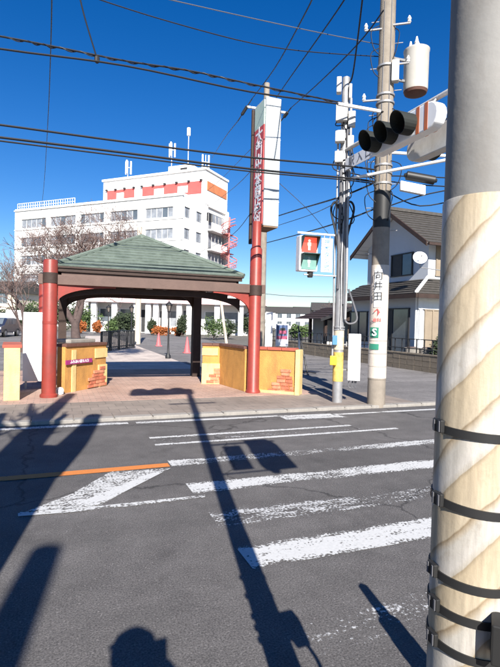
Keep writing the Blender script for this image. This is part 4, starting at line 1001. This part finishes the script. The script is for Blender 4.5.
# roof box, railing, antennas
b0, b1 = on_front(190, V1+2), on_front(167.5, V1+2)
MB().obox(CA, EU, EV, b0, b1, V1+2, V1+6, ZT+.35, z_at(178,163,CA+EV*(V1+2)+EU*b0)).build('lift_room', M_whitewall, wbd)
MB().obox(CA, EU, EV, b0+.8, b0+2.2, V1+1.95, V1+1.999, ZT+.6, ZT+1.5).build('lift_room_louvre', M_dark, wbd)
for k in range(26):
    q = LP_+.5+(LF-LP_-.8)*k/25; MB().obox(CA, EU, EV, q-.04, q+.04, .3, .38, ZP-.3, ZP+1.1).build('railing_post', M_trim, wbd)
for z in (ZP+.45, ZP+1.05): MB().obox(CA, EU, EV, LP_+.5, LF-.3, .30, .36, z, z+.08).build('railing_bar', M_trim, wbd)
for i, (x, y0, y1, n) in enumerate(((127,177,161,3),(170.5,163,143,3),(187,164,128,1),(204.5,168,155,2))):
    ua = on_front(x, V1+1.0); p = CA + EU*ua + EV*(V1+1.0); zt = z_at(x, y1, p)
    an = thing('roof_antenna', ('white triple panel antenna left on the block roof','white triple panel antenna beside the roof box','tall thin antenna mast topped with a white drum','short twin panel antenna at the roof corner')[i], 'antenna', (p.x,p.y,ZT+.3))
    MB().cyl((p.x,p.y), .07, ZT+.3, zt, 8).build('mast', M_trim, an)
    if n == 1:
        MB().cyl((p.x,p.y), .32, zt-1.3, zt, 12).build('drum', M_whitepaint, an)
    else:
        for k in range(n):
            a = k*2*math.pi/n; MB().cyl((p.x+.55*math.cos(a), p.y+.55*math.sin(a)), .16, zt-2.4, zt, 10).build('panel', M_whitepaint, an)
            MB().tube([(p.x,p.y,zt-1.2),(p.x+.55*math.cos(a), p.y+.55*math.sin(a),zt-1.2)], .05, 5).build('strut', M_trim, an)
# red spiral fire stair
sc_ = CA + EV*(WS-2.6) + EU*-1.9
st = thing('spiral_stair', 'red steel spiral fire stair on the side of the white block', 'stairs', sc_)
MB().cyl((sc_.x,sc_.y), .16, 0, ZP-1.5, 10).build('column', M_pinkred, st)
steps, rail = MB(), []
n = int((ZP-3)/.22)
for i in range(n):
    a = i*.36; z = .3+i*.22
    d0 = V((math.cos(a), math.sin(a), 0)); d1 = V((math.cos(a+.34), math.sin(a+.34), 0)); c = V((sc_.x,sc_.y,z))
    steps.hexa([c+d0*.16, c+d0*1.5, c+d1*1.5, c+d1*.16] + [p+V((0,0,.06)) for p in (c+d0*.16, c+d0*1.5, c+d1*1.5, c+d1*.16)])
    rail.append(c+d0*1.5+V((0,0,1.05)))
tag(steps.build('steps', M_pinkred, st), None, None, None, 'stuff')
MB().tube(rail, .09, 5).build('handrail', M_pinkred, st)
MB().tube([p-V((0,0,.5)) for p in rail], .06, 5).build('mid_rail', M_pinkred, st)
for r_ in rows[:5]: MB().obox(CA, EV, EU, WS-3.2, WS-.6, -1.9, -.92, r_-1.7, r_-1.58).build('landing', M_pinkred, st)

# ------------------------------------------------------------------ low pink-roofed building across the plaza
o_ = D(88, 320, 60); o_ = V((o_.x,o_.y,0)); er = V((math.cos(YAW),-math.sin(YAW),0)); ef = V((-math.sin(YAW),-math.cos(YAW),0))
def um(px): return (px-88)/FPX*60
lb = thing('clinic_building', 'low white building with pink canopy and columns across the plaza', 'building', o_)
Lb = um(262)
MB().obox(o_, er, ef, 0, Lb, -9, 0, -.05, 4.0).build('wall', M_trim, lb)
MB().obox(o_, er, ef, -.5, Lb+.5, -9.3, 2.6, 3.55, 4.25).build('canopy', M_pink, lb)
MB().obox(o_, er, ef, -.3, Lb+.3, -9.2, 2.2, 4.25, 4.6).build('roof', M_whitewall, lb)
for i, (a, b, m, z0, z1) in enumerate(((100,118,M_blueglass if False else M_glass,1.2,2.9),(120,134,M_glass,0,2.9),(141,150,M_dark,0,2.9),(153,158,M_curtain,.2,2.9),(160,166,M_dark,0,2.8),(170,180,M_curtain,.8,2.8),(183,190,M_glass,0,2.9),(205,216,M_glass,.8,2.8),(222,238,M_curtain,.6,2.8))):
    wn = MB().obox(o_, er, ef, um(a)-.1, um(b)+.1, .0, .06, z0, z1).build('window', M_whitepaint, lb)
    k = max(1, int(um(b)-um(a)))
    for j in range(k): MB().obox(o_, er, ef, um(a)+(um(b)-um(a))*j/k+.05, um(a)+(um(b)-um(a))*(j+1)/k-.05, .06, .075, z0+.1, z1-.1).build('pane', m, wn)
for px in (99,119,140,151.5,159,167.5,181.5,191,218,241): MB().obox(o_, er, ef, um(px)-.3, um(px)+.3, 1.6, 2.2, 0, 3.55).build('column', M_whitewall, lb)
# hedges with orange leaves in front
for i, (x0, x1, m) in enumerate(((150,171,M_leaforange),(172,186,M_leaforange),(76,86,M_leaforange),(93,101,M_leaforange))):
    a, b = D(x0,330,50), D(x1,330,50)
    c = (a+b)/2; c.z = 0.0
    shrub('hedge', ('clipped orange-leaved hedge before the clinic doors','shorter orange-leaved hedge before the clinic windows','orange shrub behind the left funnel wall','small orange shrub near the cherry trunk')[i], c, (b-a).length*.62, .6, .55 if i < 2 else .75, m, 1500, .11, 30+i, 'hedge')
for i, (px, d, rx, rz, m) in enumerate(((119,46,1.1,1.3,M_leafdark),(129,47,1.0,1.35,M_leafdark),(112,44,.7,.9,M_leafgreen),(182,48,.7,1.2,M_leafdark),(152,52,.7,.9,M_leafdark),(214,44,1.5,1.1,M_leafgreen),(228,46,1.2,1.0,M_leafdark))):
    c = D(px,330,d); c.z = 0.0
    shrub('shrub', ('round dark shrub behind the plaza railing','taller dark shrub next to the beige pole','small green shrub at the railing end','upright dark shrub by the clinic window','dark shrub between clinic columns','wide green shrub seen over the right funnel wall','dark shrub over the right funnel wall by the red post')[i], c, rx, rx, rz, m, 1400, .10, 50+i)

# lamps, cones, railing, beige pole in the plaza
def lamp(label, p, h):
    t = thing('lamp_post', label, 'lamp post', p); x, y, z = p
    MB().lathe(p, [(.11,0),(.11,.12),(.05,.2),(.035,.6),(.03,h-.42)], 14).build('post', M_blackmetal, t, True)
    MB().lathe((x,y,z+h-.42), [(.05,0),(.07,.02),(.05,.05)], 12).build('collar', M_blackmetal, t, True)
    MB().lathe((x,y,z+h-.37), [(.06,0),(.12,.24)], 6).build('lantern_glass', mat('lantern glass', (.20,.17,.15), .2, .1), t)
    for k in range(6):
        a = k*math.pi/3; MB().tube([(x+.06*math.cos(a),y+.06*math.sin(a),z+h-.37),(x+.125*math.cos(a),y+.125*math.sin(a),z+h-.13)], .012, 5).build('lantern_bar', M_blackmetal, t)
    MB().lathe((x,y,z+h-.13), [(.15,0),(.14,.03),(.05,.11),(.02,.13),(.025,.16),(.005,.19)], 12).build('lantern_cap', M_blackmetal, t, True)
    return t
g = G(168,358.5,KZ); lamp('black lantern lamp post on the kerb beside the plaza road', V((g.x,g.y,KZ)), 2.3)
g = G(131,346.5,KZ); lamp('black lantern lamp post at the end of the plaza railing', V((g.x,g.y,KZ)), 2.35)
g = G(108,346,0.03); lamp('black lantern lamp post behind the plaza railing', V((g.x,g.y,0.03)), 2.35)
def cone(label, p, h):
    t = thing('traffic_cone', label, 'traffic cone', p, 'red cones on the plaza road')
    MB().box(p.x-.19,p.x+.19,p.y-.19,p.y+.19,p.z,p.z+.03).build('base', M_conered, t, bevel=.008)
    MB().lathe(p, [(.15,.03),(.03,h),(.015,h+.01)], 18).build('body', M_conered, t, True)
    MB().lathe(p, [(.112,.3*h+.03),(.082,.55*h)], 18).build('reflective_band', M_whitepaint, t, True)
for px, py, lab in ((187,353,'red traffic cone on the plaza road beside the lantern lamp post'),(158.5,346,'red traffic cone standing between the lantern posts'),(137.5,341,'red traffic cone furthest back near the beige pole')):
    g = G(px,py,.03); cone(lab, V((g.x,g.y,.03)), .78)
rl = thing('railing', 'dark metal railing with upright bars along the plaza path', 'railing', V((2.2,24,KZ)))
ra, rb_ = G(101,352,KZ), G(134,348,KZ); n = 28
for z in (KZ+.95, KZ+.18): MB().tube([V((ra.x,ra.y,z)), V((rb_.x,rb_.y,z))], .025, 6).build('rail', M_blackmetal, rl)
for i in range(n+1):
    p = ra.lerp(rb_, i/n); MB().cyl((p.x,p.y), .022 if i % 7 else .04, KZ-.01, KZ+.95, 6).build('baluster', M_blackmetal, rl)
g = G(137.5,344,.03); tag(MB().lathe((g.x,g.y,-.02), [(.19,0),(.15,7.5)], 18).build('utility_pole', M_beige, None, True), 'beige concrete pole rising behind the plaza railing', 'utility pole')
# leaning timber by right wall, pink sheet
a, b = D(229,337,21), D(220,302,21.5); a = V((a.x,a.y,0.03)); tag(MB().tube([a, b+V((0,0,.3))], .06, 8).build('leaning_pole', M_beige, None, True), 'beige pole leaning behind the right funnel wall', 'pole')

# ------------------------------------------------------------------ things right of the red sign post
# picture board and white panels
def board(name, label, cat, px0, px1, py0, py1, d, m, printed=False):
    a, b = D(px0,py1,d), D(px1,py1,d); z1 = D((px0+px1)/2,py0,d).z; z0 = a.z; e = (b-a); e.z = 0; L = e.length; e.normalize(); nn = V((e.y,-e.x,0))
    if nn.y > 0: nn = -nn
    t = thing(name, label, cat, (a.x,a.y,.03)); pn = MB().obox((a.x,a.y,0), e, nn, 0, L, -.03, .0, z0, z1).build('panel', m, t)
    for u in (.05, L-.05): MB().obox((a.x,a.y,0), e, nn, u-.02, u+.02, -.05, -.03, .02, z1-.05).build('leg', M_greypaint, t)
    if printed:
        hh = z1-z0
        for (u0_, u1_, v0, v1, mm) in ((.06,.94,.45,.95,M_blueprint),(.06,.94,.30,.46,M_pinkprint),(.06,.94,.05,.31,M_whitepaint),(.25,.85,.55,.72,M_pinkprint),(.35,.75,.70,.82,M_black),(.30,.42,.5,.58,M_black),(.68,.8,.5,.58,M_black)):
            k = .002*(1+len(pn.children)); MB().obox((a.x,a.y,0), e, nn, L*u0_, L*u1_, 0, k, z0+hh*v0, z0+hh*v1).build('print_patch', mm, pn)
M_blueprint = mat('blue print', (.07,.11,.22), .5, .3, 9); M_pinkprint = mat('pink print', (.30,.06,.12), .5, .3, 9)
board('poster_board', 'small poster board printed with a red car on blue behind the wing wall', 'poster', 275.5, 288, 324, 346, 15.5, M_whitepaint, True)
board('white_panel', 'tall narrow white panel beside the red sign post', 'panel', 265, 272, 312, 347, 15, M_whitepaint)
# leaning stand
g = G(307.5,374,.04); tp = D(298,326,15.8)
ls = thing('leaning_stand', 'thin dark stand leaning over on the side street with spread feet', 'stand', V((g.x,g.y,.04)))
MB().tube([V((g.x,g.y,.06)), tp], [.03,.022], 8).build('pole', M_blackmetal, ls)
for a in (0.2, 2.2, 4.3): MB().tube([V((g.x,g.y,.10)), V((g.x+.34*math.cos(a), g.y+.34*math.sin(a), .055))], .018, 6).build('foot', M_blackmetal, ls)
mid = V((g.x,g.y,.06)).lerp(tp,.86); MB().tube([mid, mid+V((.06,.1,-.62))], .035, 8).build('flag_roll', M_trim, ls)
# block wall along the side street with iron rail
bw = thing('block_wall', 'low weathered concrete block wall with iron railing along the side street', 'wall', V((12.0, 12, .03)))
X0, Y0, Y1_ = 11.95, 10.6, 27.4; nb = 42; bl = (Y1_-Y0)/nb
MB().box(X0+.02, X0+.16, Y0, Y1_, -.1, .585).build('core', M_block, bw)
proto = None
for rr in range(3):
    for k in range(nb):
        if proto is None:
            b = MB().box(-.012+X0, X0+.025, -bl/2+.006, bl/2-.006, .006, .193); 
            o = b.build('block', M_block, bw, bevel=.006); proto = o
        else:
            o = proto.copy(); COL.objects.link(o); o.parent = bw
        o.location = V((random.uniform(-.006,.004), Y0+bl*(k+.5+(.5 if rr % 2 else 0))-12+0, .03+rr*.195)) + V((0,12,-.03)) - V((0,0,0)) if False else V((random.uniform(-.006,.004), Y0+bl*(k+.5), .0+rr*.195))
for k in range(21):
    MB().box(X0-.03, X0+.2, Y0+.8*k+.004, Y0+.8*(k+1)-.004, .585, .64).build('coping', M_block, bw, bevel=.008)
for z in (.78, 1.12): MB().box(X0+.06, X0+.10, Y0, Y1_, z, z+.03).build('rail', M_blackmetal, bw)
for k in range(43):
    y = Y0+.4*k; MB().box(X0+.065, X0+.095, y, y+.03, .64, 1.12).build('baluster', M_blackmetal, bw)

# ------------------------------------------------------------------ house on the right
hx, hy = 13.55, 16.0
hs_ = thing('house', 'two storey pale grey house with dark tiled gable roof behind the block wall', 'house', (hx, hy, 0))
E_ = 2.95
MB().box(hx, hx+9, hy, hy+4.75, -.05, E_-.05).build('ground_floor_wall', M_housewall, hs_)
ux, uy0, uy1 = hx+.75, hy+.35, hy+4.6; UE = 5.35; UA = 6.75; uym = (uy0+uy1)/2
MB().prism([(ux,uy0,E_-.1),(ux,uy1,E_-.1),(ux,uy1,UE),(ux,uym,UA-.15),(ux,uy0,UE)], (8,0,0)).build('upper_wall', M_housewall, hs_)
# upper gable roof slabs with tile courses
def roof_slope(p0, p1, q0, q1, m, nm, n, th=.09):
    """p0-p1 eave edge, q0-q1 top edge; stepped courses"""
    p0, p1, q0, q1 = map(V, (p0,p1,q0,q1)); nr = (p1-p0).cross(q0-p0).normalized()
    if nr.z < 0: nr = -nr
    for i in range(n):
        t0, t1 = i/n, (i+1)/n+.01
        q = [p0.lerp(q0,t0), p1.lerp(q1,t0), p1.lerp(q1,t1), p0.lerp(q0,t1)]
        MB().hexa([q[0]+nr*.01, q[1]+nr*.01, q[2]-nr*.03, q[3]-nr*.03, q[0]+nr*(th*.6), q[1]+nr*(th*.6), q[2]+nr*.012, q[3]+nr*.012]).build('tile_course', m, nm)
rf = MB().box(ux-.5, ux+8.3, uym-.09, uym+.09, UA+.02, UA+.16).build('roof', M_tile, hs_)
s_ = (UA-UE+.05)/(uym-uy0); ov = .6
roof_slope((ux-.6,uy0-ov,UE-s_*ov), (ux+8.4,uy0-ov,UE-s_*ov), (ux-.6,uym,UA), (ux+8.4,uym,UA), M_tile, rf, 12)
roof_slope((ux-.6,uy1+ov,UE-s_*ov), (ux+8.4,uy1+ov,UE-s_*ov), (ux-.6,uym,UA), (ux+8.4,uym,UA), M_tile, rf, 12)
for yy in (uy0-ov, uy1+ov):
    MB().prism([(ux-.66,yy,UE-s_*ov-.14),(ux-.66,uym,UA-.14),(ux-.66,uym,UA+.06),(ux-.66,yy,UE-s_*ov+.06)], (.06,0,0)).build('barge_board', M_darkwood, hs_)
    MB().prism([(ux-.6,yy,UE-s_*ov-.03),(ux-.6,uym,UA-.05),(ux-.6,uym,UA-.01),(ux-.6,yy,UE-s_*ov+.01)], (9,0,0)).build('soffit', M_trim, hs_)
MB().box(ux-.6, ux+8.4, uy0-ov-.12, uy0-ov-.01, UE-s_*ov-.1, UE-s_*ov+.0).build('gutter', M_darkwood, hs_)
# skirt roof of the ground floor
sx_, sy_ = hx-.65, hy-.65; zt_ = E_+.62
roof_slope((sx_,sy_,E_-.1), (sx_,hy+5.0,E_-.1), (ux,uy0,zt_), (ux,hy+5.0,zt_), M_tile, rf, 7)
roof_slope((sx_,sy_,E_-.1), (hx+9.5,sy_,E_-.1), (ux,uy0,zt_), (hx+9.5,uy0,zt_), M_tile, rf, 7)
MB().tube([(sx_,sy_,E_-.02),(ux,uy0,zt_+.08)], .07, 8).build('hip_ridge', M_trim, hs_, True)
MB().box(sx_-.02, sx_+.08, sy_, hy+5.0, E_-.24, E_-.08).build('gutter', M_darkwood, hs_)
MB().box(sx_+.08, hx+9.5, sy_-.02, sy_+.08, E_-.24, E_-.08).build('gutter', M_darkwood, hs_)
MB().box(sx_+.1, hx+9.4, sy_+.1, hy+.0, E_-.12, E_-.06).build('soffit', M_trim, hs_)
MB().box(sx_+.1, hx, hy, hy+4.95, E_-.12, E_-.06).build('soffit', M_darkwood, hs_)
# upper window on gable side (west), satellite dish
def win_x(x, y0, y1, z0, z1, n, m, mf, nm='window', side=-1):
    f = MB().box(x-.06, x, y0-.05, y1+.05, z0-.05, z0).box(x-.06, x, y0-.05, y1+.05, z1, z1+.05)
    for k in range(n+1): q = y0+(y1-y0)*k/n; f.box(x-.06, x, q-.03, q+.03, z0, z1)
    o = f.build(nm, mf, hs_)
    for k in range(n): MB().box(x-.03, x-.005, y0+(y1-y0)*k/n+.03, y0+(y1-y0)*(k+1)/n-.03, z0, z1).build('pane', m if isinstance(m, bpy.types.Material) else m[k % len(m)], o)
def win_y(y, x0, x1, z0, z1, n, m, mf, nm='window'):
    f = MB().box(x0-.05, x1+.05, y-.06, y, z0-.05, z0).box(x0-.05, x1+.05, y-.06, y, z1, z1+.05)
    for k in range(n+1): q = x0+(x1-x0)*k/n; f.box(q-.03, q+.03, y-.06, y, z0, z1)
    o = f.build(nm, mf, hs_)
    for k in range(n): MB().box(x0+(x1-x0)*k/n+.03, x0+(x1-x0)*(k+1)/n-.03, y-.03, y-.005, z0, z1).build('pane', m if isinstance(m, bpy.types.Material) else m[k % len(m)], o)
win_x(ux, uy0+.95, uy0+2.35, 3.85, 4.75, 2, [M_glass, M_dark], M_blackmetal)
win_y(uy0, ux+.4, ux+2.0, 3.75, 5.0, 2, [M_brownshutter, M_curtain], M_brownshutter)
win_y(uy0, ux+3.2, ux+4.8, 3.75, 5.0, 2, M_curtain, M_brownshutter)
win_x(hx, hy+.5, hy+2.6, .35, 2.3, 2, [M_glass, M_dark], M_blackmetal)
win_x(hx, hy+3.4, hy+4.8, .9, 2.2, 2, M_glass, M_blackmetal)
MB().box(hx-.03, hx+9, hy-.08, hy-.002, 2.3, 2.82).build('white_lintel_band', M_whitepaint, hs_)
MB().box(hx+.02, hx+.14, hy-.10, hy-.003, 0, 2.3).build('corner_post', M_whitepaint, hs_)
win_y(hy, hx+.35, hx+1.5, .1, 2.25, 3, M_brownshutter, M_brownshutter, 'shutter')
win_y(hy, hx+1.65, hx+2.6, .1, 2.25, 1, M_curtain, M_whitepaint)
win_y(hy, hx+3.2, hx+5.2, .1, 2.25, 2, M_glass, M_whitepaint)
MB().tube([(hx-.05,hy+.05,E_-.2),(hx-.05,hy+.05,0)], .035, 8).build('downpipe', M_whitepaint, hs_)
MB().lathe((ux-.03,uy0+3.0,4.9), [(.07,0),(.08,.05),(.04,.12)], 10, (-1,0,0)).build('vent_hood', M_darkwood, hs_)
sdh = D(420,258,19.2); ds = thing('satellite_dish', 'white round satellite dish fixed beside the upper window', 'satellite dish', (sdh.x,sdh.y,sdh.z-.3))
da = V((-.45,-.85,.45)).normalized()
MB().lathe(sdh, [(.02,-.06),(.15,-.04),(.26,.03),(.27,.035),(.255,.035),(.15,-.02),(.02,-.04)], 24, da).build('reflector', M_whitepaint, ds, True)
MB().tube([sdh, sdh+da*.28+V((0,0,-.08))], .012, 6).build('feed_arm', M_steel, ds); MB().tube([sdh-da*.05, sdh+V((.1,.1,-.35)), V((ux,sdh.y+.1,sdh.z-.4))], .02, 6).build('mount', M_steel, ds)
tag(MB().lathe((sdh+da*.28+V((0,0,-.08))), [(.03,0),(.035,.08),(.02,.1)], 10, da).build('feed_horn', M_trim, ds), None, None)
# garden things behind the wall
for i, (px, py, d, rx, rz, m) in enumerate(((440,336,17.9,.42,.72,M_leafdark),(453,320,18.3,.6,.95,M_leafdark),(431,350,18.6,.35,.4,M_leafgreen))):
    c = D(px,py,d); c.z = 0.0
    shrub('shrub', ('dark garden shrub before the brown shutters','large dark garden shrub at the house front','low green plant behind the railing')[i], c, rx, rx, rz, m, 1300, .06, 80+i)
for i, (px, d) in enumerate(((412,18.9),(427,18.7))):
    c = D(px,346,d); t = thing('planter', ('round white planter near the house corner','round white planter before the shutters')[i], 'planter', (c.x,c.y,0))
    MB().lathe((c.x,c.y,0), [(.20,0),(.27,.35),(.30,.72),(.32,.78),(.27,.78),(.25,.72)], 20).build('pot', M_kerb, t, True)
    MB().lathe((c.x,c.y,.70), [(.25,0),(.23,.05),(.15,.12)], 14).build('soil', M_bark, t, True)
# television aerial
at_ = D(371,292,26); av = thing('tv_aerial', 'thin television aerial on a mast left of the house', 'aerial', at_)
zt = D(371,252,26).z; MB().cyl((at_.x,at_.y), .025, 2.0, zt, 6).build('mast', M_steel, av)
for k in range(5): MB().tube([at_+er*(-.45)+V((0,0,zt-at_.z-.1-.0*k))+V((.0,.12*k,0)), at_+er*.45+V((0,.12*k,zt-at_.z-.1))], .012, 5).build('element', M_steel, av)

# ------------------------------------------------------------------ carport and background houses
cp = thing('carport', 'open dark timber shelter with black gable roof beyond the block wall', 'carport', (17.6,28.5,0))
cx0, cx1, cy0, cy1 = 16.0, 19.6, 27.6, 30.0; cz = 2.1; ca = 2.75
for x in (cx0+.2, cx0+2.1, (cx0+cx1)/2+.8, cx1-.2): 
    for y in (cy0+.2, cy1-.2): MB().box(x-.09, x+.09, y-.09, y+.09, -.05, cz).build('post', M_darkwood, cp)
xm = (cx0+cx1)/2
for sgn, xa in ((-1, cx0-.6), (1, cx1+.6)):
    roof_slope((xa,cy0-.6,cz-.2), (xa,cy1+.6,cz-.2), (xm,cy0-.6,ca), (xm,cy1+.6,ca), M_darkwood, MB().box(xm-.08+.2*sgn,xm+.08+.2*sgn,cy0,cy1,ca-.3,ca-.2).build('ridge_beam', M_darkwood, cp), 6)
    MB().prism([(xa,cy0-.62,cz-.34),(xm,cy0-.62,ca-.16),(xm,cy0-.62,ca+.03),(xa,cy0-.62,cz-.16)], (0,.05,0)).build('barge_board', M_blackmetal, cp)
MB().box(cx0, cx1, cy0+.1, cy0+.25, cz-.25, cz).build('tie_beam', M_darkwood, cp)
MB().box(cx0+.5, cx1, cy1-.1, cy1, -.05, cz).build('back_wall', M_trim, cp)
MB().box(cx0+2.0, cx1, cy0+.3, cy0+.4, .0, 1.3).build('slatted_screen', M_brownshutter, cp)
ub_ = D(356,306,21.5)
def far_house(label, px, d, w_, dp, h, roof_h, mw, mr, rot=0.0, name='house', wins=True):
    c = D(px,320,d); c.z = 0; a = YAW+rot; eu = V((math.cos(a),-math.sin(a),0)); ev = V((math.sin(a),math.cos(a),0)); t = thing(name, label, 'house', c)
    MB().obox(c, eu, ev, -w_/2, w_/2, 0, dp, -.05, h).build('wall', mw, t)
    P = lambda u, v, z: c+eu*u+ev*v+V((0,0,z))
    MB().prism([P(-w_/2-.4,-.5,h-.1), P(-w_/2-.4,dp+.5,h-.1), P(-w_/2-.4,dp/2,h+roof_h)], eu*(w_+.8)).build('roof', mr, t)
    if wins:
        for zz in ([1.0] if h < 4 else [.9, h-1.55]):
            for k in range(max(2, int(w_/2.6))):
                u = -w_/2 + w_*(k+.5)/max(2, int(w_/2.6)); wo = MB().obox(c, eu, ev, u-.7, u+.7, -.05, 0, zz-.05, zz+1.25).build('window', M_trim, t)
                for q in (0,1): MB().obox(c, eu, ev, u-.65+q*.66, u-.02+q*.66, -.07, -.05, zz, zz+1.2).build('pane', M_glass, wo)
    return t
far_house('white far house with grey roof beyond the side street', 298, 140, 13, 9, 4.6, 1.6, M_whitewall, M_tile, .2)
far_house('white far house with low dark roof behind the poster board', 318, 150, 13, 9, 5.0, 1.8, M_whitewall, M_tile, -.1)
far_house('cream far house with brown roof beside the red sign post', 279, 160, 15, 9, 5.2, 1.8, M_trim, M_tile, .1)
far_house('cream low house with tiled roof left of the white block', 6, 75, 8, 8, 5.0, 1.6, M_cream, M_brickroof if False else M_tile, -.2)
far_house('brown roofed house at the left edge behind the parked car', -22, 64, 10, 8, 4.8, 1.6, M_cream, M_tile, .1)
far_house('pale house filling the gap right of the carport', 346, 70, 9, 7, 3.6, 1.2, M_housewall, M_tile, .1)
far_house('grey house at the far end of the side street', 258, 190, 18, 9, 5.4, 1.8, M_trim, M_tile, 0)
branch_tree('bare_tree', 'bare tree crown above the dark shelter roof', V(D(333,330,40)).xyz*1.0 if False else V((D(333,330,38).x, D(333,330,38).y, 0)), 5.6, 1.2, .16, 77, 5, kids=(3,4), twig=.012)
for i, (px, d, rx, rz) in enumerate(((20,52,3,1.6),(40,55,3.4,1.9),(62,57,3.2,2.0),(82,58,2.4,1.6),(252,60,2.4,1.4),(300,48,1.5,.9),(-14,50,2.5,1.5))):
    c = D(px,325,d); c.z = -.05
    shrub('hedge_shrub', ('dark evergreen bush by the parked car','dark evergreen bush behind the white board','dark evergreen bush behind the left red post','dark evergreen bush behind the cherry trunk','evergreen bush behind the red sign post','small evergreen bush before the far white houses','dark evergreen bush left of the parked car')[i], c, rx, 1.2, rz, (M_leafdark, M_leafgreen)[i % 2], 1600, .16, 100+i)
# parked car at left
def car(label, c, heading, m):
    t = thing('parked_car', label, 'car', c); a = heading; eu = V((math.cos(a), math.sin(a), 0)); ev = V((-math.sin(a), math.cos(a), 0)); P = lambda u, v, z: V(c)+eu*u+ev*v+V((0,0,z))
    prof = [(-2.1,.35),(-2.15,.6),(-2.05,.86),(-1.55,.93),(-.95,1.42),(.55,1.47),(1.35,1.40),(1.95,.95),(2.1,.85),(2.12,.35)]
    MB().prism([P(u,-.84,z) for u, z in prof], ev*1.68).build('body', m, t, bevel=.05)
    for u0_, u1_, z0, z1 in ((-.80,.0,.97,1.36),(.08,.85,.97,1.38)):
        for v0, v1 in ((-.855,-.842),(.842,.855)): MB().obox(c, eu, ev, u0_, u1_, v0, v1, z0, z1).build('side_window', M_glass, t)
    q = [P(-1.50,-.7,.965),P(-1.50,.7,.965),P(-1.0,.66,1.40),P(-1.0,-.66,1.40)]; MB().prism(q, (eu*-.04+V((0,0,.03)))).build('windscreen', M_glass, t)
    for v in (-.62,.62): MB().obox(c, eu, ev, -2.17, -2.12, v-.18, v+.18, .62, .76).build('headlight', M_trim, t)
    MB().obox(c, eu, ev, -2.19, -2.15, -.17, .17, .42, .54).build('number_plate', M_whitepaint, t)
    for u in (-1.3,1.3):
        for v in (-.78,.78):
            tw_ = MB().lathe(P(u,v,.31), [(.31,-.1),(.31,.1)], 18, ev).build('wheel', M_tyre, t, True); MB().lathe(P(u,v,.31), [(.19,-.108),(.19,.108)], 14, ev).build('rim', M_steel, tw_, True)
g = G(6,336.5,.02); car('dark navy car parked at the left edge beyond the wing wall', V((g.x-.4,g.y,.02)), R(75), M_navy)
g = G(-16,340,.02); car('second dark car parked beside the navy one', V((g.x-1.2,g.y,.02)), R(75), M_black)
for i, (px, py, h) in enumerate(((14,330,2.2),(5,327,1.9))):
    c = D(px,325,46); t = thing('parking_sign', ('white board sign behind the parked car','second white board sign further behind the parked car')[i], 'sign', (c.x,c.y+i,0)); MB().cyl((c.x,c.y+i), .04, -.02, h, 8).build('post', M_trim, t); MB().box(c.x-.7,c.x+.7,c.y-.05+i,c.y-.02+i,h-.9,h).build('panel', M_whitepaint, t)
